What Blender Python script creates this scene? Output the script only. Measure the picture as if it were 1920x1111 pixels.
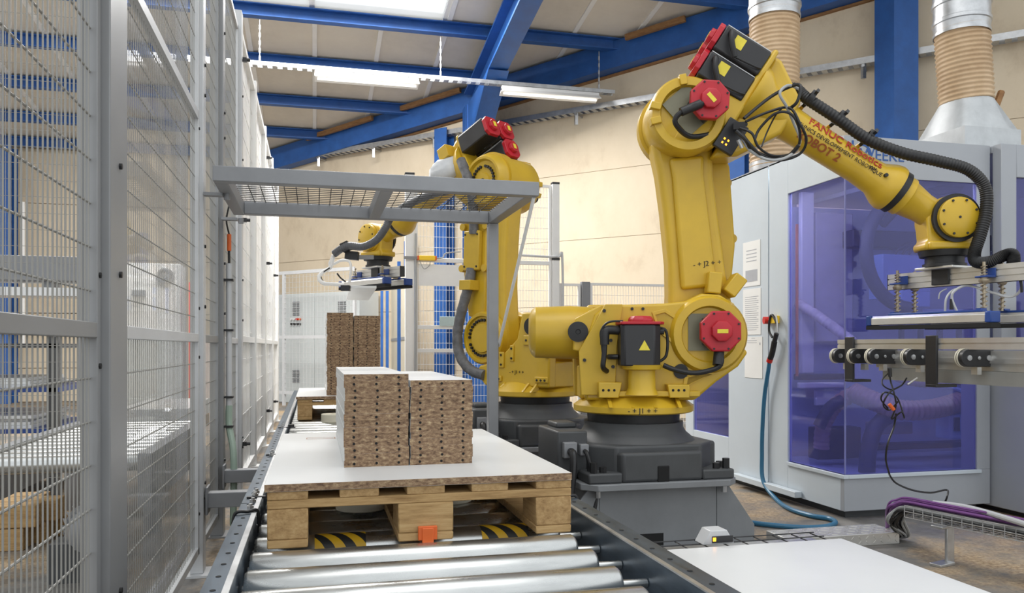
import bpy, bmesh, math, random
from mathutils import Vector, Matrix
random.seed(7)
PI = math.pi
S = bpy.context.scene
COL = S.collection
for o in list(bpy.data.objects): bpy.data.objects.remove(o)

# ------------------------------------------------------------------ camera
FPX = 1500.0                       # focal length in pixels of a 1920 wide frame
YAW = math.radians(13.86)          # camera looks this far to the right of the conveyor direction (+Y)
CZ = 0.90
HOR = 650.0                        # pixel row of the horizon
cam_d = bpy.data.cameras.new('camera')
cam_d.sensor_width = 36.0
cam_d.lens = 36.0 * FPX / 1920.0
cam_d.shift_y = (HOR - 555.5) / 1920.0
cam_d.clip_start = 0.02; cam_d.clip_end = 200
cam = bpy.data.objects.new('camera', cam_d)
cam.location = (0, 0, CZ)
cam.rotation_euler = (PI / 2, 0, -YAW)
COL.objects.link(cam)
S.camera = cam
S.view_settings.view_transform = 'Standard'
S.view_settings.look = 'None'
S.view_settings.gamma = 1.0
S.view_settings.use_curve_mapping = False
S.view_settings.exposure = 0.30

# ------------------------------------------------------------------ daylight
world = bpy.data.worlds.new('overcast_sky'); S.world = world
world.use_nodes = True
wb = world.node_tree.nodes['Background']
wb.inputs[0].default_value = (0.93, 0.97, 1.0, 1)
wb.inputs[1].default_value = 1.0

def area_light(name, loc, size, rot, watts, color=(1, 1, 1)):
    l = bpy.data.lights.new(name, 'AREA'); l.shape = 'RECTANGLE'
    l.size, l.size_y = size; l.energy = watts; l.color = color
    o = bpy.data.objects.new(name, l); o.location = loc; o.rotation_euler = rot
    COL.objects.link(o); return o
# area lamps: daylight of the skylight, then an added overhead fill
area_light('added_daylight', (-0.6, 8.4, 4.80), (4.2, 1.7), (0, 0, 0), 560, (1.0, 0.98, 0.95))
area_light('added_daylight', (0.4, 1.4, 5.70), (5.0, 2.2), (0, 0, 0), 70, (1.0, 0.98, 0.95))  # added fill lamp over the open, roofless part; no skylight stands here

# ------------------------------------------------------------------ pixel helpers
SA, CA = math.sin(YAW), math.cos(YAW)
def at(px, py, d):
    u = (px - 960) / FPX; v = (HOR - py) / FPX
    return Vector((d * (SA + u * CA), d * (CA - u * SA), CZ + v * d))
def on_z(px, py, z):  return at(px, py, (CZ - z) * FPX / (py - HOR))
def on_x(px, py, X):  return at(px, py, X / (SA + (px - 960) / FPX * CA))
def on_y(px, py, Y):  return at(px, py, Y / (CA - (px - 960) / FPX * SA))

# ------------------------------------------------------------------ materials
MATS = {}
def mat(name, col, rough=0.5, metal=0.0, var=0.08, scale=8.0, bump=0.0, spec=0.5, emit=0.0, stretch=None, coat=0.0):
    if name in MATS: return MATS[name]
    m = bpy.data.materials.new(name); m.use_nodes = True
    nt = m.node_tree; N = nt.nodes; L = nt.links
    b = N['Principled BSDF']
    b.inputs['Roughness'].default_value = rough
    b.inputs['Metallic'].default_value = metal
    b.inputs['Specular IOR Level'].default_value = spec
    b.inputs['Coat Weight'].default_value = coat
    tc = N.new('ShaderNodeTexCoord'); mp = N.new('ShaderNodeMapping')
    if stretch: mp.inputs['Scale'].default_value = stretch
    L.new(tc.outputs['Object'], mp.inputs[0])
    nz = N.new('ShaderNodeTexNoise'); nz.inputs['Scale'].default_value = scale
    nz.inputs['Detail'].default_value = 5; nz.inputs['Roughness'].default_value = 0.65
    L.new(mp.outputs[0], nz.inputs['Vector'])
    r = N.new('ShaderNodeValToRGB')
    lo = [max(0, c * (1 - var * 1.6)) for c in col]; hi = [min(1, c * (1 + var)) for c in col]
    r.color_ramp.elements[0].position = 0.25; r.color_ramp.elements[1].position = 0.75
    r.color_ramp.elements[0].color = (*lo, 1); r.color_ramp.elements[1].color = (*hi, 1)
    L.new(nz.outputs['Fac'], r.inputs[0]); L.new(r.outputs[0], b.inputs['Base Color'])
    mr = N.new('ShaderNodeMapRange'); mr.inputs['To Min'].default_value = max(0.02, rough - 0.08); mr.inputs['To Max'].default_value = min(1, rough + 0.10)
    L.new(nz.outputs['Fac'], mr.inputs[0]); L.new(mr.outputs[0], b.inputs['Roughness'])
    if bump:
        bp = N.new('ShaderNodeBump'); bp.inputs['Strength'].default_value = bump; bp.inputs['Distance'].default_value = 0.01
        L.new(nz.outputs['Fac'], bp.inputs['Height']); L.new(bp.outputs[0], b.inputs['Normal'])
    if emit:
        b.inputs['Emission Color'].default_value = (*col, 1); b.inputs['Emission Strength'].default_value = emit
    MATS[name] = m
    return m

def ramp_mat(name, stops, scale, rough=0.7, detail=8, stretch=(1, 1, 1), bump=0.2, world_space=False, metal=0.0):
    if name in MATS: return MATS[name]
    m = bpy.data.materials.new(name); m.use_nodes = True
    nt = m.node_tree; N = nt.nodes; L = nt.links; b = N['Principled BSDF']
    b.inputs['Roughness'].default_value = rough; b.inputs['Metallic'].default_value = metal
    tc = N.new('ShaderNodeTexCoord'); mp = N.new('ShaderNodeMapping'); mp.inputs['Scale'].default_value = stretch
    L.new(N.new('ShaderNodeNewGeometry').outputs['Position'] if world_space else tc.outputs['Object'], mp.inputs[0])
    nz = N.new('ShaderNodeTexNoise'); nz.inputs['Scale'].default_value = scale; nz.inputs['Detail'].default_value = detail
    nz.inputs['Roughness'].default_value = 0.7
    L.new(mp.outputs[0], nz.inputs['Vector'])
    r = N.new('ShaderNodeValToRGB'); cr = r.color_ramp
    cr.elements[0].position = stops[0][0]; cr.elements[0].color = (*stops[0][1], 1)
    cr.elements[1].position = stops[-1][0]; cr.elements[1].color = (*stops[-1][1], 1)
    for p, c in stops[1:-1]:
        e = cr.elements.new(p); e.color = (*c, 1)
    L.new(nz.outputs['Fac'], r.inputs[0])
    L.new(r.outputs[0], b.inputs['Base Color'])
    if bump:
        bp = N.new('ShaderNodeBump'); bp.inputs['Strength'].default_value = bump; bp.inputs['Distance'].default_value = 0.004
        L.new(nz.outputs['Fac'], bp.inputs['Height']); L.new(bp.outputs[0], b.inputs['Normal'])
    MATS[name] = m
    return m

YEL = mat('robot_yellow', (0.60, 0.385, 0.022), 0.38, 0, 0.07, 5, coat=0.15)
YELD = mat('robot_yellow_plate', (0.57, 0.37, 0.028), 0.45, 0, 0.07, 6)
CAST = mat('cast_grey', (0.060, 0.063, 0.066), 0.5, 0.0, 0.12, 9, 0.08)
BLK = mat('black_rubber', (0.014, 0.014, 0.015), 0.45, 0, 0.1, 20)
BLKM = mat('black_motor', (0.022, 0.022, 0.024), 0.4, 0, 0.1, 12)
DKHOLE = mat('dark_hole', (0.006, 0.006, 0.006), 0.8, 0, 0.05, 10)
RED = mat('motor_red', (0.46, 0.012, 0.025), 0.42, 0, 0.08, 10)
LABEL = mat('yellow_sticker', (0.75, 0.62, 0.05), 0.5, 0, 0.06, 30)
STEELG = mat('grey_painted_steel', (0.255, 0.262, 0.275), 0.42, 0.15, 0.08, 7)
PED = mat('pedestal_grey', (0.225, 0.235, 0.245), 0.5, 0.1, 0.1, 5)
FENCE = mat('fence_grey', (0.27, 0.275, 0.28), 0.42, 0.1, 0.05, 6)
FENCEL = mat('fence_light_grey', (0.56, 0.57, 0.58), 0.4, 0.05, 0.05, 6)
WIRE = mat('wire_grey', (0.29, 0.285, 0.265), 0.5, 0.1, 0.05, 6)
WIREW = mat('wire_white', (0.80, 0.80, 0.79), 0.45, 0, 0.03, 6)
WIREB = mat('wire_black', (0.03, 0.03, 0.032), 0.45, 0.2, 0.05, 6)
WHITE = mat('white_laminate', (0.69, 0.70, 0.70), 0.32, 0, 0.025, 3)
WHITEP = mat('white_paint', (0.82, 0.82, 0.81), 0.4, 0, 0.03, 4)
RAIL = mat('conveyor_blue_grey', (0.085, 0.115, 0.15), 0.35, 0.55, 0.22, 9, stretch=(6, 1, 6))
ROLL = mat('zinc_roller', (0.60, 0.61, 0.60), 0.27, 0.95, 0.10, 5, 0.0, stretch=(1.2, 6, 6))
ZINC = mat('galvanised_steel', (0.55, 0.56, 0.57), 0.35, 0.85, 0.15, 14)
ALU = mat('aluminium', (0.66, 0.65, 0.62), 0.34, 0.7, 0.05, 12)
BLUE = mat('steel_blue', (0.022, 0.105, 0.36), 0.45, 0.05, 0.15, 5)
BLUEF = mat('fitting_blue', (0.014, 0.055, 0.25), 0.4, 0, 0.1, 10)
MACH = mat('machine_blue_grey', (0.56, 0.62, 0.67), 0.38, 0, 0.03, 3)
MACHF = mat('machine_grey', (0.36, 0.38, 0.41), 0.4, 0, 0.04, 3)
MACHD = mat('machine_inner_blue', (0.40, 0.46, 0.62), 0.5, 0, 0.1, 5)
PANEL = ramp_mat('wall_panel_cream', [(0.27, (0.52, 0.42, 0.30)), (0.46, (0.66, 0.56, 0.415)), (0.75, (0.72, 0.62, 0.475))], 1.3, 0.8, 6, (1, 1, 0.7), 0.03)
ROOFP = ramp_mat('roof_panel_greige', [(0.3, (0.60, 0.56, 0.49)), (0.55, (0.70, 0.655, 0.58)), (0.8, (0.75, 0.71, 0.63))], 0.9, 0.8, 6, (1, 1, 1), 0.03)
WOOD = ramp_mat('pallet_wood', [(0.25, (0.23, 0.125, 0.045)), (0.5, (0.43, 0.27, 0.115)), (0.75, (0.56, 0.385, 0.185))], 9, 0.75, 8, (6, 1, 9), 0.25)
WOODX = ramp_mat('pallet_wood_cross', [(0.25, (0.25, 0.14, 0.05)), (0.5, (0.45, 0.285, 0.12)), (0.75, (0.57, 0.395, 0.19))], 9, 0.75, 8, (1, 6, 9), 0.25)
WOODR = ramp_mat('roof_timber', [(0.25, (0.16, 0.07, 0.025)), (0.75, (0.40, 0.22, 0.09))], 6, 0.8, 6, (1, 1, 5), 0.2)
CHIP = ramp_mat('chipboard_edge', [(0.28, (0.050, 0.028, 0.017)), (0.42, (0.19, 0.115, 0.068)), (0.55, (0.31, 0.205, 0.12)), (0.72, (0.55, 0.42, 0.25))], 60, 0.85, 5, (1, 1, 2.2), 0.4, world_space=True)
FOAM = mat('black_foam', (0.012, 0.012, 0.012), 0.9, 0, 0.1, 60)
CREAM = mat('cream_plastic', (0.66, 0.62, 0.50), 0.5, 0, 0.04, 6)
ORANGE = mat('orange_plastic', (0.72, 0.13, 0.02), 0.42, 0, 0.06, 8)
HOSEG = mat('grey_sleeve', (0.13, 0.13, 0.135), 0.55, 0, 0.25, 22, 0.6)
HOSEB = mat('air_hose_blue', (0.03, 0.15, 0.27), 0.4, 0, 0.08, 10)
DUCT = ramp_mat('beige_duct', [(0.3, (0.40, 0.26, 0.14)), (0.6, (0.58, 0.42, 0.26)), (0.8, (0.66, 0.51, 0.34))], 3, 0.5, 5, (1, 1, 1), 0.0)
HOSEI = mat('brown_suction_hose', (0.42, 0.27, 0.24), 0.5, 0, 0.1, 8)
PURPLE = mat('purple_cable', (0.20, 0.07, 0.26), 0.45, 0, 0.08, 10)
GREYC = mat('grey_cable', (0.36, 0.37, 0.37), 0.5, 0, 0.06, 10)
PAPER = mat('paper', (0.80, 0.80, 0.78), 0.7, 0, 0.02, 6)
INK = mat('grey_ink', (0.42, 0.43, 0.46), 0.8, 0, 0.05, 20)
INKB = mat('black_ink', (0.015, 0.013, 0.012), 0.7, 0, 0.05, 20)
INKR = mat('red_ink', (0.42, 0.035, 0.02), 0.6, 0, 0.2, 60)
INKO = mat('faded_orange_ink', (0.44, 0.16, 0.03), 0.6, 0, 0.25, 80)
LOGO = mat('logo_blue', (0.02, 0.085, 0.30), 0.5, 0, 0.03, 20)
TUBE = mat('fluorescent_tube', (1.0, 0.98, 0.93), 0.4, 0, 0.0, 5, emit=1.4)
LEDO = mat('orange_indicator', (1.0, 0.35, 0.02), 0.4, 0, 0.0, 5, emit=2.5)
LAMPY = mat('yellow_lamp', (0.95, 0.62, 0.03), 0.35, 0, 0.03, 5)
GREENP = mat('green_paint', (0.05, 0.36, 0.20), 0.4, 0, 0.05, 5)
PIPEG = mat('pale_green_conduit', (0.36, 0.46, 0.38), 0.45, 0, 0.05, 5)
DOORB = mat('door_beige', (0.60, 0.56, 0.45), 0.6, 0, 0.03, 3)
CABG = mat('cabinet_pale_grey', (0.62, 0.66, 0.66), 0.5, 0, 0.03, 3)
PINK = mat('faded_red', (0.62, 0.10, 0.09), 0.5, 0, 0.06, 5)

def floor_mat():
    m = bpy.data.materials.new('dusty_concrete'); m.use_nodes = True
    nt = m.node_tree; N = nt.nodes; L = nt.links; b = N['Principled BSDF']; b.inputs['Roughness'].default_value = 0.8
    tc = N.new('ShaderNodeTexCoord')
    def noise(s, d):
        n = N.new('ShaderNodeTexNoise'); n.inputs['Scale'].default_value = s; n.inputs['Detail'].default_value = d; n.inputs['Roughness'].default_value = 0.7
        L.new(tc.outputs['Object'], n.inputs['Vector']); return n
    a = noise(1.7, 8); c = noise(60, 4); e = noise(5, 6)
    r1 = N.new('ShaderNodeValToRGB'); r1.color_ramp.elements[0].color = (0.10, 0.095, 0.09, 1); r1.color_ramp.elements[1].color = (0.22, 0.21, 0.195, 1)
    r1.color_ramp.elements[0].position = 0.3; r1.color_ramp.elements[1].position = 0.7
    L.new(e.outputs['Fac'], r1.inputs[0])
    r2 = N.new('ShaderNodeValToRGB'); r2.color_ramp.elements[0].color = (0.20, 0.125, 0.065, 1); r2.color_ramp.elements[1].color = (0.56, 0.43, 0.27, 1)
    r2.color_ramp.elements[0].position = 0.3; r2.color_ramp.elements[1].position = 0.7
    L.new(c.outputs['Fac'], r2.inputs[0])
    r3 = N.new('ShaderNodeValToRGB'); r3.color_ramp.elements[0].position = 0.44; r3.color_ramp.elements[1].position = 0.62
    L.new(a.outputs['Fac'], r3.inputs[0])
    mx = N.new('ShaderNodeMix'); mx.data_type = 'RGBA'
    L.new(r3.outputs[0], mx.inputs[0]); L.new(r1.outputs[0], mx.inputs[6]); L.new(r2.outputs[0], mx.inputs[7])
    L.new(mx.outputs[2], b.inputs['Base Color'])
    bp = N.new('ShaderNodeBump'); bp.inputs['Strength'].default_value = 0.3; bp.inputs['Distance'].default_value = 0.004
    L.new(c.outputs['Fac'], bp.inputs['Height']); L.new(bp.outputs[0], b.inputs['Normal'])
    return m
FLOORM = floor_mat()

def plexi(name, tint, gloss=0.35, haze=0.0, hazecol=(0.6, 0.6, 0.6)):
    m = bpy.data.materials.new(name); m.use_nodes = True
    nt = m.node_tree; N = nt.nodes; L = nt.links
    N.remove(N['Principled BSDF']); out = N['Material Output']
    t = N.new('ShaderNodeBsdfTransparent'); t.inputs[0].default_value = (*tint, 1)
    g = N.new('ShaderNodeBsdfGlossy'); g.inputs['Roughness'].default_value = 0.03; g.inputs[0].default_value = (0.9, 0.92, 1, 1)
    lw = N.new('ShaderNodeLayerWeight'); lw.inputs[0].default_value = 0.5
    pw_ = N.new('ShaderNodeMath'); pw_.operation = 'POWER'; pw_.inputs[1].default_value = 4.0; L.new(lw.outputs['Facing'], pw_.inputs[0])
    fr = N.new('ShaderNodeMath'); fr.operation = 'MULTIPLY_ADD'; fr.inputs[1].default_value = 0.55; fr.inputs[2].default_value = 0.02 + gloss * 0.05; L.new(pw_.outputs[0], fr.inputs[0])
    mx = N.new('ShaderNodeMixShader')
    base = t
    if haze:
        df = N.new('ShaderNodeBsdfDiffuse'); df.inputs[0].default_value = (*hazecol, 1)
        m2 = N.new('ShaderNodeMixShader'); m2.inputs[0].default_value = haze
        L.new(t.outputs[0], m2.inputs[1]); L.new(df.outputs[0], m2.inputs[2]); base = m2
    L.new(fr.outputs[0], mx.inputs[0]); L.new(base.outputs[0], mx.inputs[1]); L.new(g.outputs[0], mx.inputs[2])
    L.new(mx.outputs[0], out.inputs[0])
    return m
VIOLET = plexi('violet_plexiglass', (0.66, 0.65, 0.96), 0.3, 0.09, (0.34, 0.35, 0.75))
CLEAR = plexi('dusty_clear_sheet', (0.95, 0.95, 0.94), 0.0, 0.15, (0.55, 0.54, 0.52))

def stripe_mat():
    m = bpy.data.materials.new('hazard_stripes'); m.use_nodes = True
    nt = m.node_tree; N = nt.nodes; L = nt.links; b = N['Principled BSDF']; b.inputs['Roughness'].default_value = 0.5
    tc = N.new('ShaderNodeTexCoord'); mp = N.new('ShaderNodeMapping'); mp.inputs['Rotation'].default_value = (0, 0, math.radians(0))
    L.new(tc.outputs['Object'], mp.inputs[0])
    sx = N.new('ShaderNodeSeparateXYZ'); L.new(mp.outputs[0], sx.inputs[0])
    ad = N.new('ShaderNodeMath'); ad.operation = 'MULTIPLY_ADD'; ad.inputs[1].default_value = 1.1
    L.new(sx.outputs[1], ad.inputs[0]); L.new(sx.outputs[0], ad.inputs[2])
    ml = N.new('ShaderNodeMath'); ml.operation = 'MULTIPLY'; ml.inputs[1].default_value = 1 / 0.056; L.new(ad.outputs[0], ml.inputs[0])
    fr = N.new('ShaderNodeMath'); fr.operation = 'FRACT'; L.new(ml.outputs[0], fr.inputs[0])
    gt = N.new('ShaderNodeMath'); gt.operation = 'GREATER_THAN'; gt.inputs[1].default_value = 0.5; L.new(fr.outputs[0], gt.inputs[0])
    mx = N.new('ShaderNodeMix'); mx.data_type = 'RGBA'; L.new(gt.outputs[0], mx.inputs[0])
    mx.inputs[6].default_value = (0.72, 0.43, 0.02, 1); mx.inputs[7].default_value = (0.02, 0.02, 0.02, 1)
    L.new(mx.outputs[2], b.inputs['Base Color'])
    return m
STRIPE = stripe_mat()

# ------------------------------------------------------------------ geometry builder
def frame(axis, up=None):
    a = Vector(axis).normalized()
    u = Vector(up) if up is not None else (Vector((0, 0, 1)) if abs(a.z) < 0.95 else Vector((1, 0, 0)))
    s = u.cross(a)
    if s.length < 1e-6: s = Vector((0, 1, 0)).cross(a)
    s.normalize(); t = a.cross(s).normalized()
    return a, s, t
ORG = {}
class G:
    def __init__(self, M=None):
        self.v = []; self.f = []; self.m = []; self.M = M or Matrix.Identity(4); self.piece = []
    def add(self, vs, fs, mi=0):
        k = len(self.v); self.piece.append((k, len(self.f)))
        self.v += [self.M @ Vector(p) for p in vs]
        self.f += [[i + k for i in f] for f in fs]
        self.m += [mi] * len(fs) if isinstance(mi, int) else list(mi)
        return self
    def box(self, x0, x1, y0, y1, z0, z1, mi=0):
        vs = [(x, y, z) for z in (z0, z1) for y in (y0, y1) for x in (x0, x1)]
        return self.add(vs, [(0, 2, 3, 1), (4, 5, 7, 6), (0, 1, 5, 4), (2, 6, 7, 3), (0, 4, 6, 2), (1, 3, 7, 5)], mi)
    def beam(self, p, q, w, h, up=(0, 0, 1), mi=0):
        p, q = Vector(p), Vector(q); a, s, t = frame(q - p, up)
        vs = []
        for e in (p, q):
            for i, j in ((-1, -1), (1, -1), (1, 1), (-1, 1)):
                vs.append(e + s * (i * w / 2) + t * (j * h / 2))
        return self.add(vs, [(0, 3, 2, 1), (4, 5, 6, 7), (0, 1, 5, 4), (1, 2, 6, 5), (2, 3, 7, 6), (3, 0, 4, 7)], mi)
    def lathe(self, o, axis, prof, n=24, mi=0, phase=0.0, up=None, close=False):
        o = Vector(o); a, s, t = frame(axis, up); vs = []; fs = []
        for d, r in prof:
            for i in range(n):
                th = 2 * PI * i / n + phase
                vs.append(o + a * d + (s * math.cos(th) + t * math.sin(th)) * r)
        k = len(prof)
        for j in range(k - 1 if not close else k):
            for i in range(n):
                a0 = j * n + i; a1 = j * n + (i + 1) % n; jj = (j + 1) % k
                fs.append((a0, a1, jj * n + (i + 1) % n, jj * n + i))
        if not close:
            fs.append(tuple(reversed(range(n)))); fs.append(tuple(range((k - 1) * n, k * n)))
        return self.add(vs, fs, mi)
    def cyl(self, p, q, r, n=16, r2=None, mi=0, phase=0.0, up=None):
        p, q = Vector(p), Vector(q)
        return self.lathe(p, q - p, [(0, r), ((q - p).length, r if r2 is None else r2)], n, mi, phase, up)
    def prism(self, poly, y0, y1, fn=lambda a, b, c: (a, c, b), mi=0):
        n = len(poly)
        vs = [fn(a, b, y0) for a, b in poly] + [fn(a, b, y1) for a, b in poly]
        fs = [tuple(range(n)), tuple(reversed(range(n, 2 * n)))] + [(i, i + n, (i + 1) % n + n, (i + 1) % n) for i in range(n)]
        return self.add(vs, fs, mi)
    def tube(self, pts, r, n=8, mi=0, ribs=0.0, sub=1, smooth=True):
        P = [Vector(p) for p in pts]
        if smooth and len(P) > 2: P = spline(P, sub if sub > 1 else 6)
        vs = []; fs = []; k = len(P); up = None; prev = None
        for i, p in enumerate(P):
            tg = (P[min(i + 1, k - 1)] - P[max(i - 1, 0)])
            if tg.length < 1e-9: tg = Vector((0, 0, 1))
            tg.normalize()
            if prev is None:
                a, s, t = frame(tg)
            else:
                s = prev - tg * prev.dot(tg)
                if s.length < 1e-6: a, s, t = frame(tg)
                s.normalize(); t = tg.cross(s)
            prev = s
            rr = r * (1 + ribs * (0, 1, 0, -1)[i % 4])
            for j in range(n):
                th = 2 * PI * j / n
                vs.append(p + (s * math.cos(th) + t * math.sin(th)) * rr)
        for i in range(k - 1):
            for j in range(n):
                fs.append((i * n + j, i * n + (j + 1) % n, (i + 1) * n + (j + 1) % n, (i + 1) * n + j))
        fs.append(tuple(reversed(range(n)))); fs.append(tuple(range((k - 1) * n, k * n)))
        return self.add(vs, fs, mi)
    def merge(self, o):
        k = len(self.v); self.piece.append((k, len(self.f)))
        self.v += o.v; self.f += [[i + k for i in f] for f in o.f]; self.m += o.m
        return self
    def build_each(self, name, mats, parent, bevel=0.0, seg=2, sharp=32):
        ends = self.piece[1:] + [(len(self.v), len(self.f))]
        for (v0, f0), (v1, f1) in zip(self.piece, ends):
            h = G(); h.v = self.v[v0:v1]; h.f = [[i - v0 for i in f] for f in self.f[f0:f1]]; h.m = self.m[f0:f1]
            o = h.build(name, mats, parent, bevel, seg, sharp)
        return o
    def build(self, name, mats, parent=None, bevel=0.0, seg=2, sharp=32, org=None, kind=None, label=None):
        if not isinstance(mats, (list, tuple)): mats = [mats]
        if org is None:
            if parent is not None: org = ORG[parent.name]
            else:
                xs = [p.x for p in self.v]; ys = [p.y for p in self.v]; zs = [p.z for p in self.v]
                org = Vector(((min(xs) + max(xs)) / 2, (min(ys) + max(ys)) / 2, min(zs)))
        org = Vector(org)
        me = bpy.data.meshes.new(name)
        me.from_pydata([tuple(p - org) for p in self.v], [], self.f)
        for m in mats: me.materials.append(m)
        me.polygons.foreach_set('material_index', self.m)
        bm = bmesh.new(); bm.from_mesh(me); bmesh.ops.recalc_face_normals(bm, faces=bm.faces); bm.to_mesh(me); bm.free()
        me.polygons.foreach_set('use_smooth', [True] * len(me.polygons))
        me.set_sharp_from_angle(angle=math.radians(sharp))
        o = bpy.data.objects.new(name, me); COL.objects.link(o)
        if parent is not None: o.parent = parent
        else: o.location = org
        ORG[o.name] = org
        if bevel:
            b = o.modifiers.new('bevel', 'BEVEL'); b.width = bevel; b.segments = seg; b.limit_method = 'ANGLE'; b.angle_limit = math.radians(40)
            b.harden_normals = False
        if kind is None and parent is not None and name in ('bolts', 'pad_holes', 'dowel_holes', 'indicator_lights', 'print', 'cooling_fins', 'shoulder_bolts', 'elbow_bolts', 'stud'): kind = 'stuff'
        if kind: o['kind'] = kind
        if label: o['label'] = label
        return o

def spline(P, sub=6):
    out = []
    for i in range(len(P) - 1):
        p0 = P[max(i - 1, 0)]; p1 = P[i]; p2 = P[i + 1]; p3 = P[min(i + 2, len(P) - 1)]
        for j in range(sub):
            t = j / sub
            out.append(0.5 * ((2 * p1) + (p2 - p0) * t + (2 * p0 - 5 * p1 + 4 * p2 - p3) * t * t + (3 * p1 - p0 - 3 * p2 + p3) * t ** 3))
    out.append(P[-1]); return out

def tag(o, label, cat, group=None):
    o['label'] = label; o['category'] = cat
    if group: o['group'] = group
    return o
def thing(name, label, cat, loc, group=None):
    o = bpy.data.objects.new(name, None); COL.objects.link(o); o.location = loc
    o.empty_display_size = 0.1
    ORG[o.name] = Vector(loc)
    return tag(o, label, cat, group)
def struct(o):
    o['kind'] = 'structure'; return o
def copy_part(src, parent, offset):
    c = src.copy(); COL.objects.link(c); c.parent = parent; c.location = Vector(src.location) + Vector(offset); ORG[c.name] = ORG[src.name]
    return c
def copy_thing(root, loc, label=None):
    r = root.copy(); COL.objects.link(r); r.location = loc; ORG[r.name] = Vector(loc)
    if label: r['label'] = label
    for ch in list(root.children):
        c = ch.copy(); COL.objects.link(c); c.parent = r
        for g in ch.children:
            d = g.copy(); COL.objects.link(d); d.parent = c
    return r
def lettering(name, text, size, M, mt, parent, depth=0.0008, align='CENTER', sx=1.0, bold=0.0):
    cu = bpy.data.curves.new('lettering', 'FONT'); cu.body = text; cu.size = size; cu.extrude = depth; cu.offset = bold; cu.align_x = align; cu.align_y = 'CENTER'
    t = bpy.data.objects.new('lettering_tmp', cu); COL.objects.link(t)
    dg = bpy.context.evaluated_depsgraph_get(); dg.update()
    me = bpy.data.meshes.new_from_object(t.evaluated_get(dg))
    bpy.data.objects.remove(t)
    org = ORG[parent.name]
    me.transform(Matrix.Translation(-org) @ M @ Matrix.Diagonal((sx, 1, 1, 1)))
    me.materials.clear(); me.materials.append(mt); me.name = name
    o = bpy.data.objects.new(name, me); COL.objects.link(o); o.parent = parent; ORG[o.name] = org
    return o
def basis(o, x, y):
    x = Vector(x).normalized(); y = Vector(y).normalized(); z = x.cross(y)
    M = Matrix((x, y, z)).transposed().to_4x4(); M.translation = Vector(o); return M
# ================================================================== SETTING
def roof_z(Y): return CZ + 5.26 - 0.131 * Y
fl = G().box(-12, 12, -3, 18, -0.12, 0).build('floor', FLOORM); struct(fl)

# oblique gable wall on the right
WP = Vector((7.06, 6.70, 0)); WD = Vector((-0.7046, 0.7096, 0)).normalized()
WN = Vector((-WD.y, WD.x, 0))                       # points into the hall (towards the camera)
if WN.dot(Vector((0, 0, 0)) - WP) < 0: WN = -WN
def wall_at(px):                                    # point of the wall seen in picture column px
    u = (px - 960) / FPX
    r = Vector((SA + u * CA, CA - u * SA, 0))
    k = WP.dot(WN) / r.dot(WN)
    return r * k
T0, T1 = -7.0, 11.13
def wp(t, z, off=0.0): return WP + WD * t + WN * off + Vector((0, 0, z))
wall = G()
wall.add([wp(T0, 0, -0.1), wp(T1, 0, -0.1), wp(T1, roof_z((WP + WD * T1).y), -0.1), wp(T0, roof_z((WP + WD * T0).y), -0.1),
          wp(T0, 0, -0.3), wp(T1, 0, -0.3), wp(T1, roof_z((WP + WD * T1).y), -0.3), wp(T0, roof_z((WP + WD * T0).y), -0.3)],
         [(0, 1, 2, 3), (7, 6, 5, 4), (0, 4, 5, 1), (1, 5, 6, 2), (2, 6, 7, 3), (3, 7, 4, 0)])
wr = wall.build('wall_right', PANEL); struct(wr)
zs = [0.0, 0.55, 1.45, 2.35, 3.25, 4.15, 5.05, 5.95]
for i in range(len(zs) - 1):
    z0, z1 = zs[i] + 0.002, zs[i + 1] - 0.002
    def tlim(z):                                    # run of the wall that is under the roof at this height
        Y = (CZ + 5.26 - z) / 0.131
        return min(T1, (Y - WP.y) / WD.y)
    ta, tb = tlim(z0), tlim(z1)
    if ta < T0 + 0.3: continue
    tb = max(tb, T0 + 0.05)
    g = G(); vs = []
    for off in (0.0, -0.098):
        vs += [wp(T0, z0, off), wp(ta, z0, off), wp(tb, z1, off), wp(T0, z1, off)]
    g.add(vs, [(0, 1, 2, 3), (7, 6, 5, 4), (0, 4, 5, 1), (1, 5, 6, 2), (2, 6, 7, 3), (3, 7, 4, 0)])
    g.build('wall_panel', PANEL, wr, bevel=0.003)
# back wall far behind the fence
wb_ = G().box(-11, -0.85, 14.62, 14.8, 0, roof_z(14.6)).build('wall_back', PANEL); struct(wb_)
for z0, z1 in zip(zs[:-3], zs[1:-2]):
    G().box(-11, -0.85, 14.58, 14.62, z0 + 0.004, min(z1 - 0.004, roof_z(14.6) - 0.05)).build('wall_panel', PANEL, wb_, bevel=0.006)

# roof
RS = math.atan(0.131)
def roof_slab(x0, x1, y0, y1, th, drop=0.0, g=None):
    g = g or G()
    vs = []
    for dz in (-drop, -drop + th):
        for (x, y) in ((x0, y0), (x1, y0), (x1, y1), (x0, y1)):
            vs.append((x, y, roof_z(y) + dz))
    g.add(vs, [(0, 1, 2, 3), (7, 6, 5, 4), (0, 4, 5, 1), (1, 5, 6, 2), (2, 6, 7, 3), (3, 7, 4, 0)])
    return g
PUR = [7.3, 8.5, 9.72, 10.92, 12.12, 13.32, 14.35]
g = roof_slab(-11, 11, 9.76, 15, 0.06, -0.06)
roof_slab(-11, -3.2, 4.0, 9.76, 0.06, -0.06, g); roof_slab(1.55, 11, 4.0, 9.76, 0.06, -0.06, g); roof_slab(-3.2, 1.55, 4.0, 7.3, 0.06, -0.06, g)
ceil = g.build('ceiling', ROOFP); struct(ceil)
BX = [-9.6 + 0.8 * i for i in range(24)]
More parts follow.
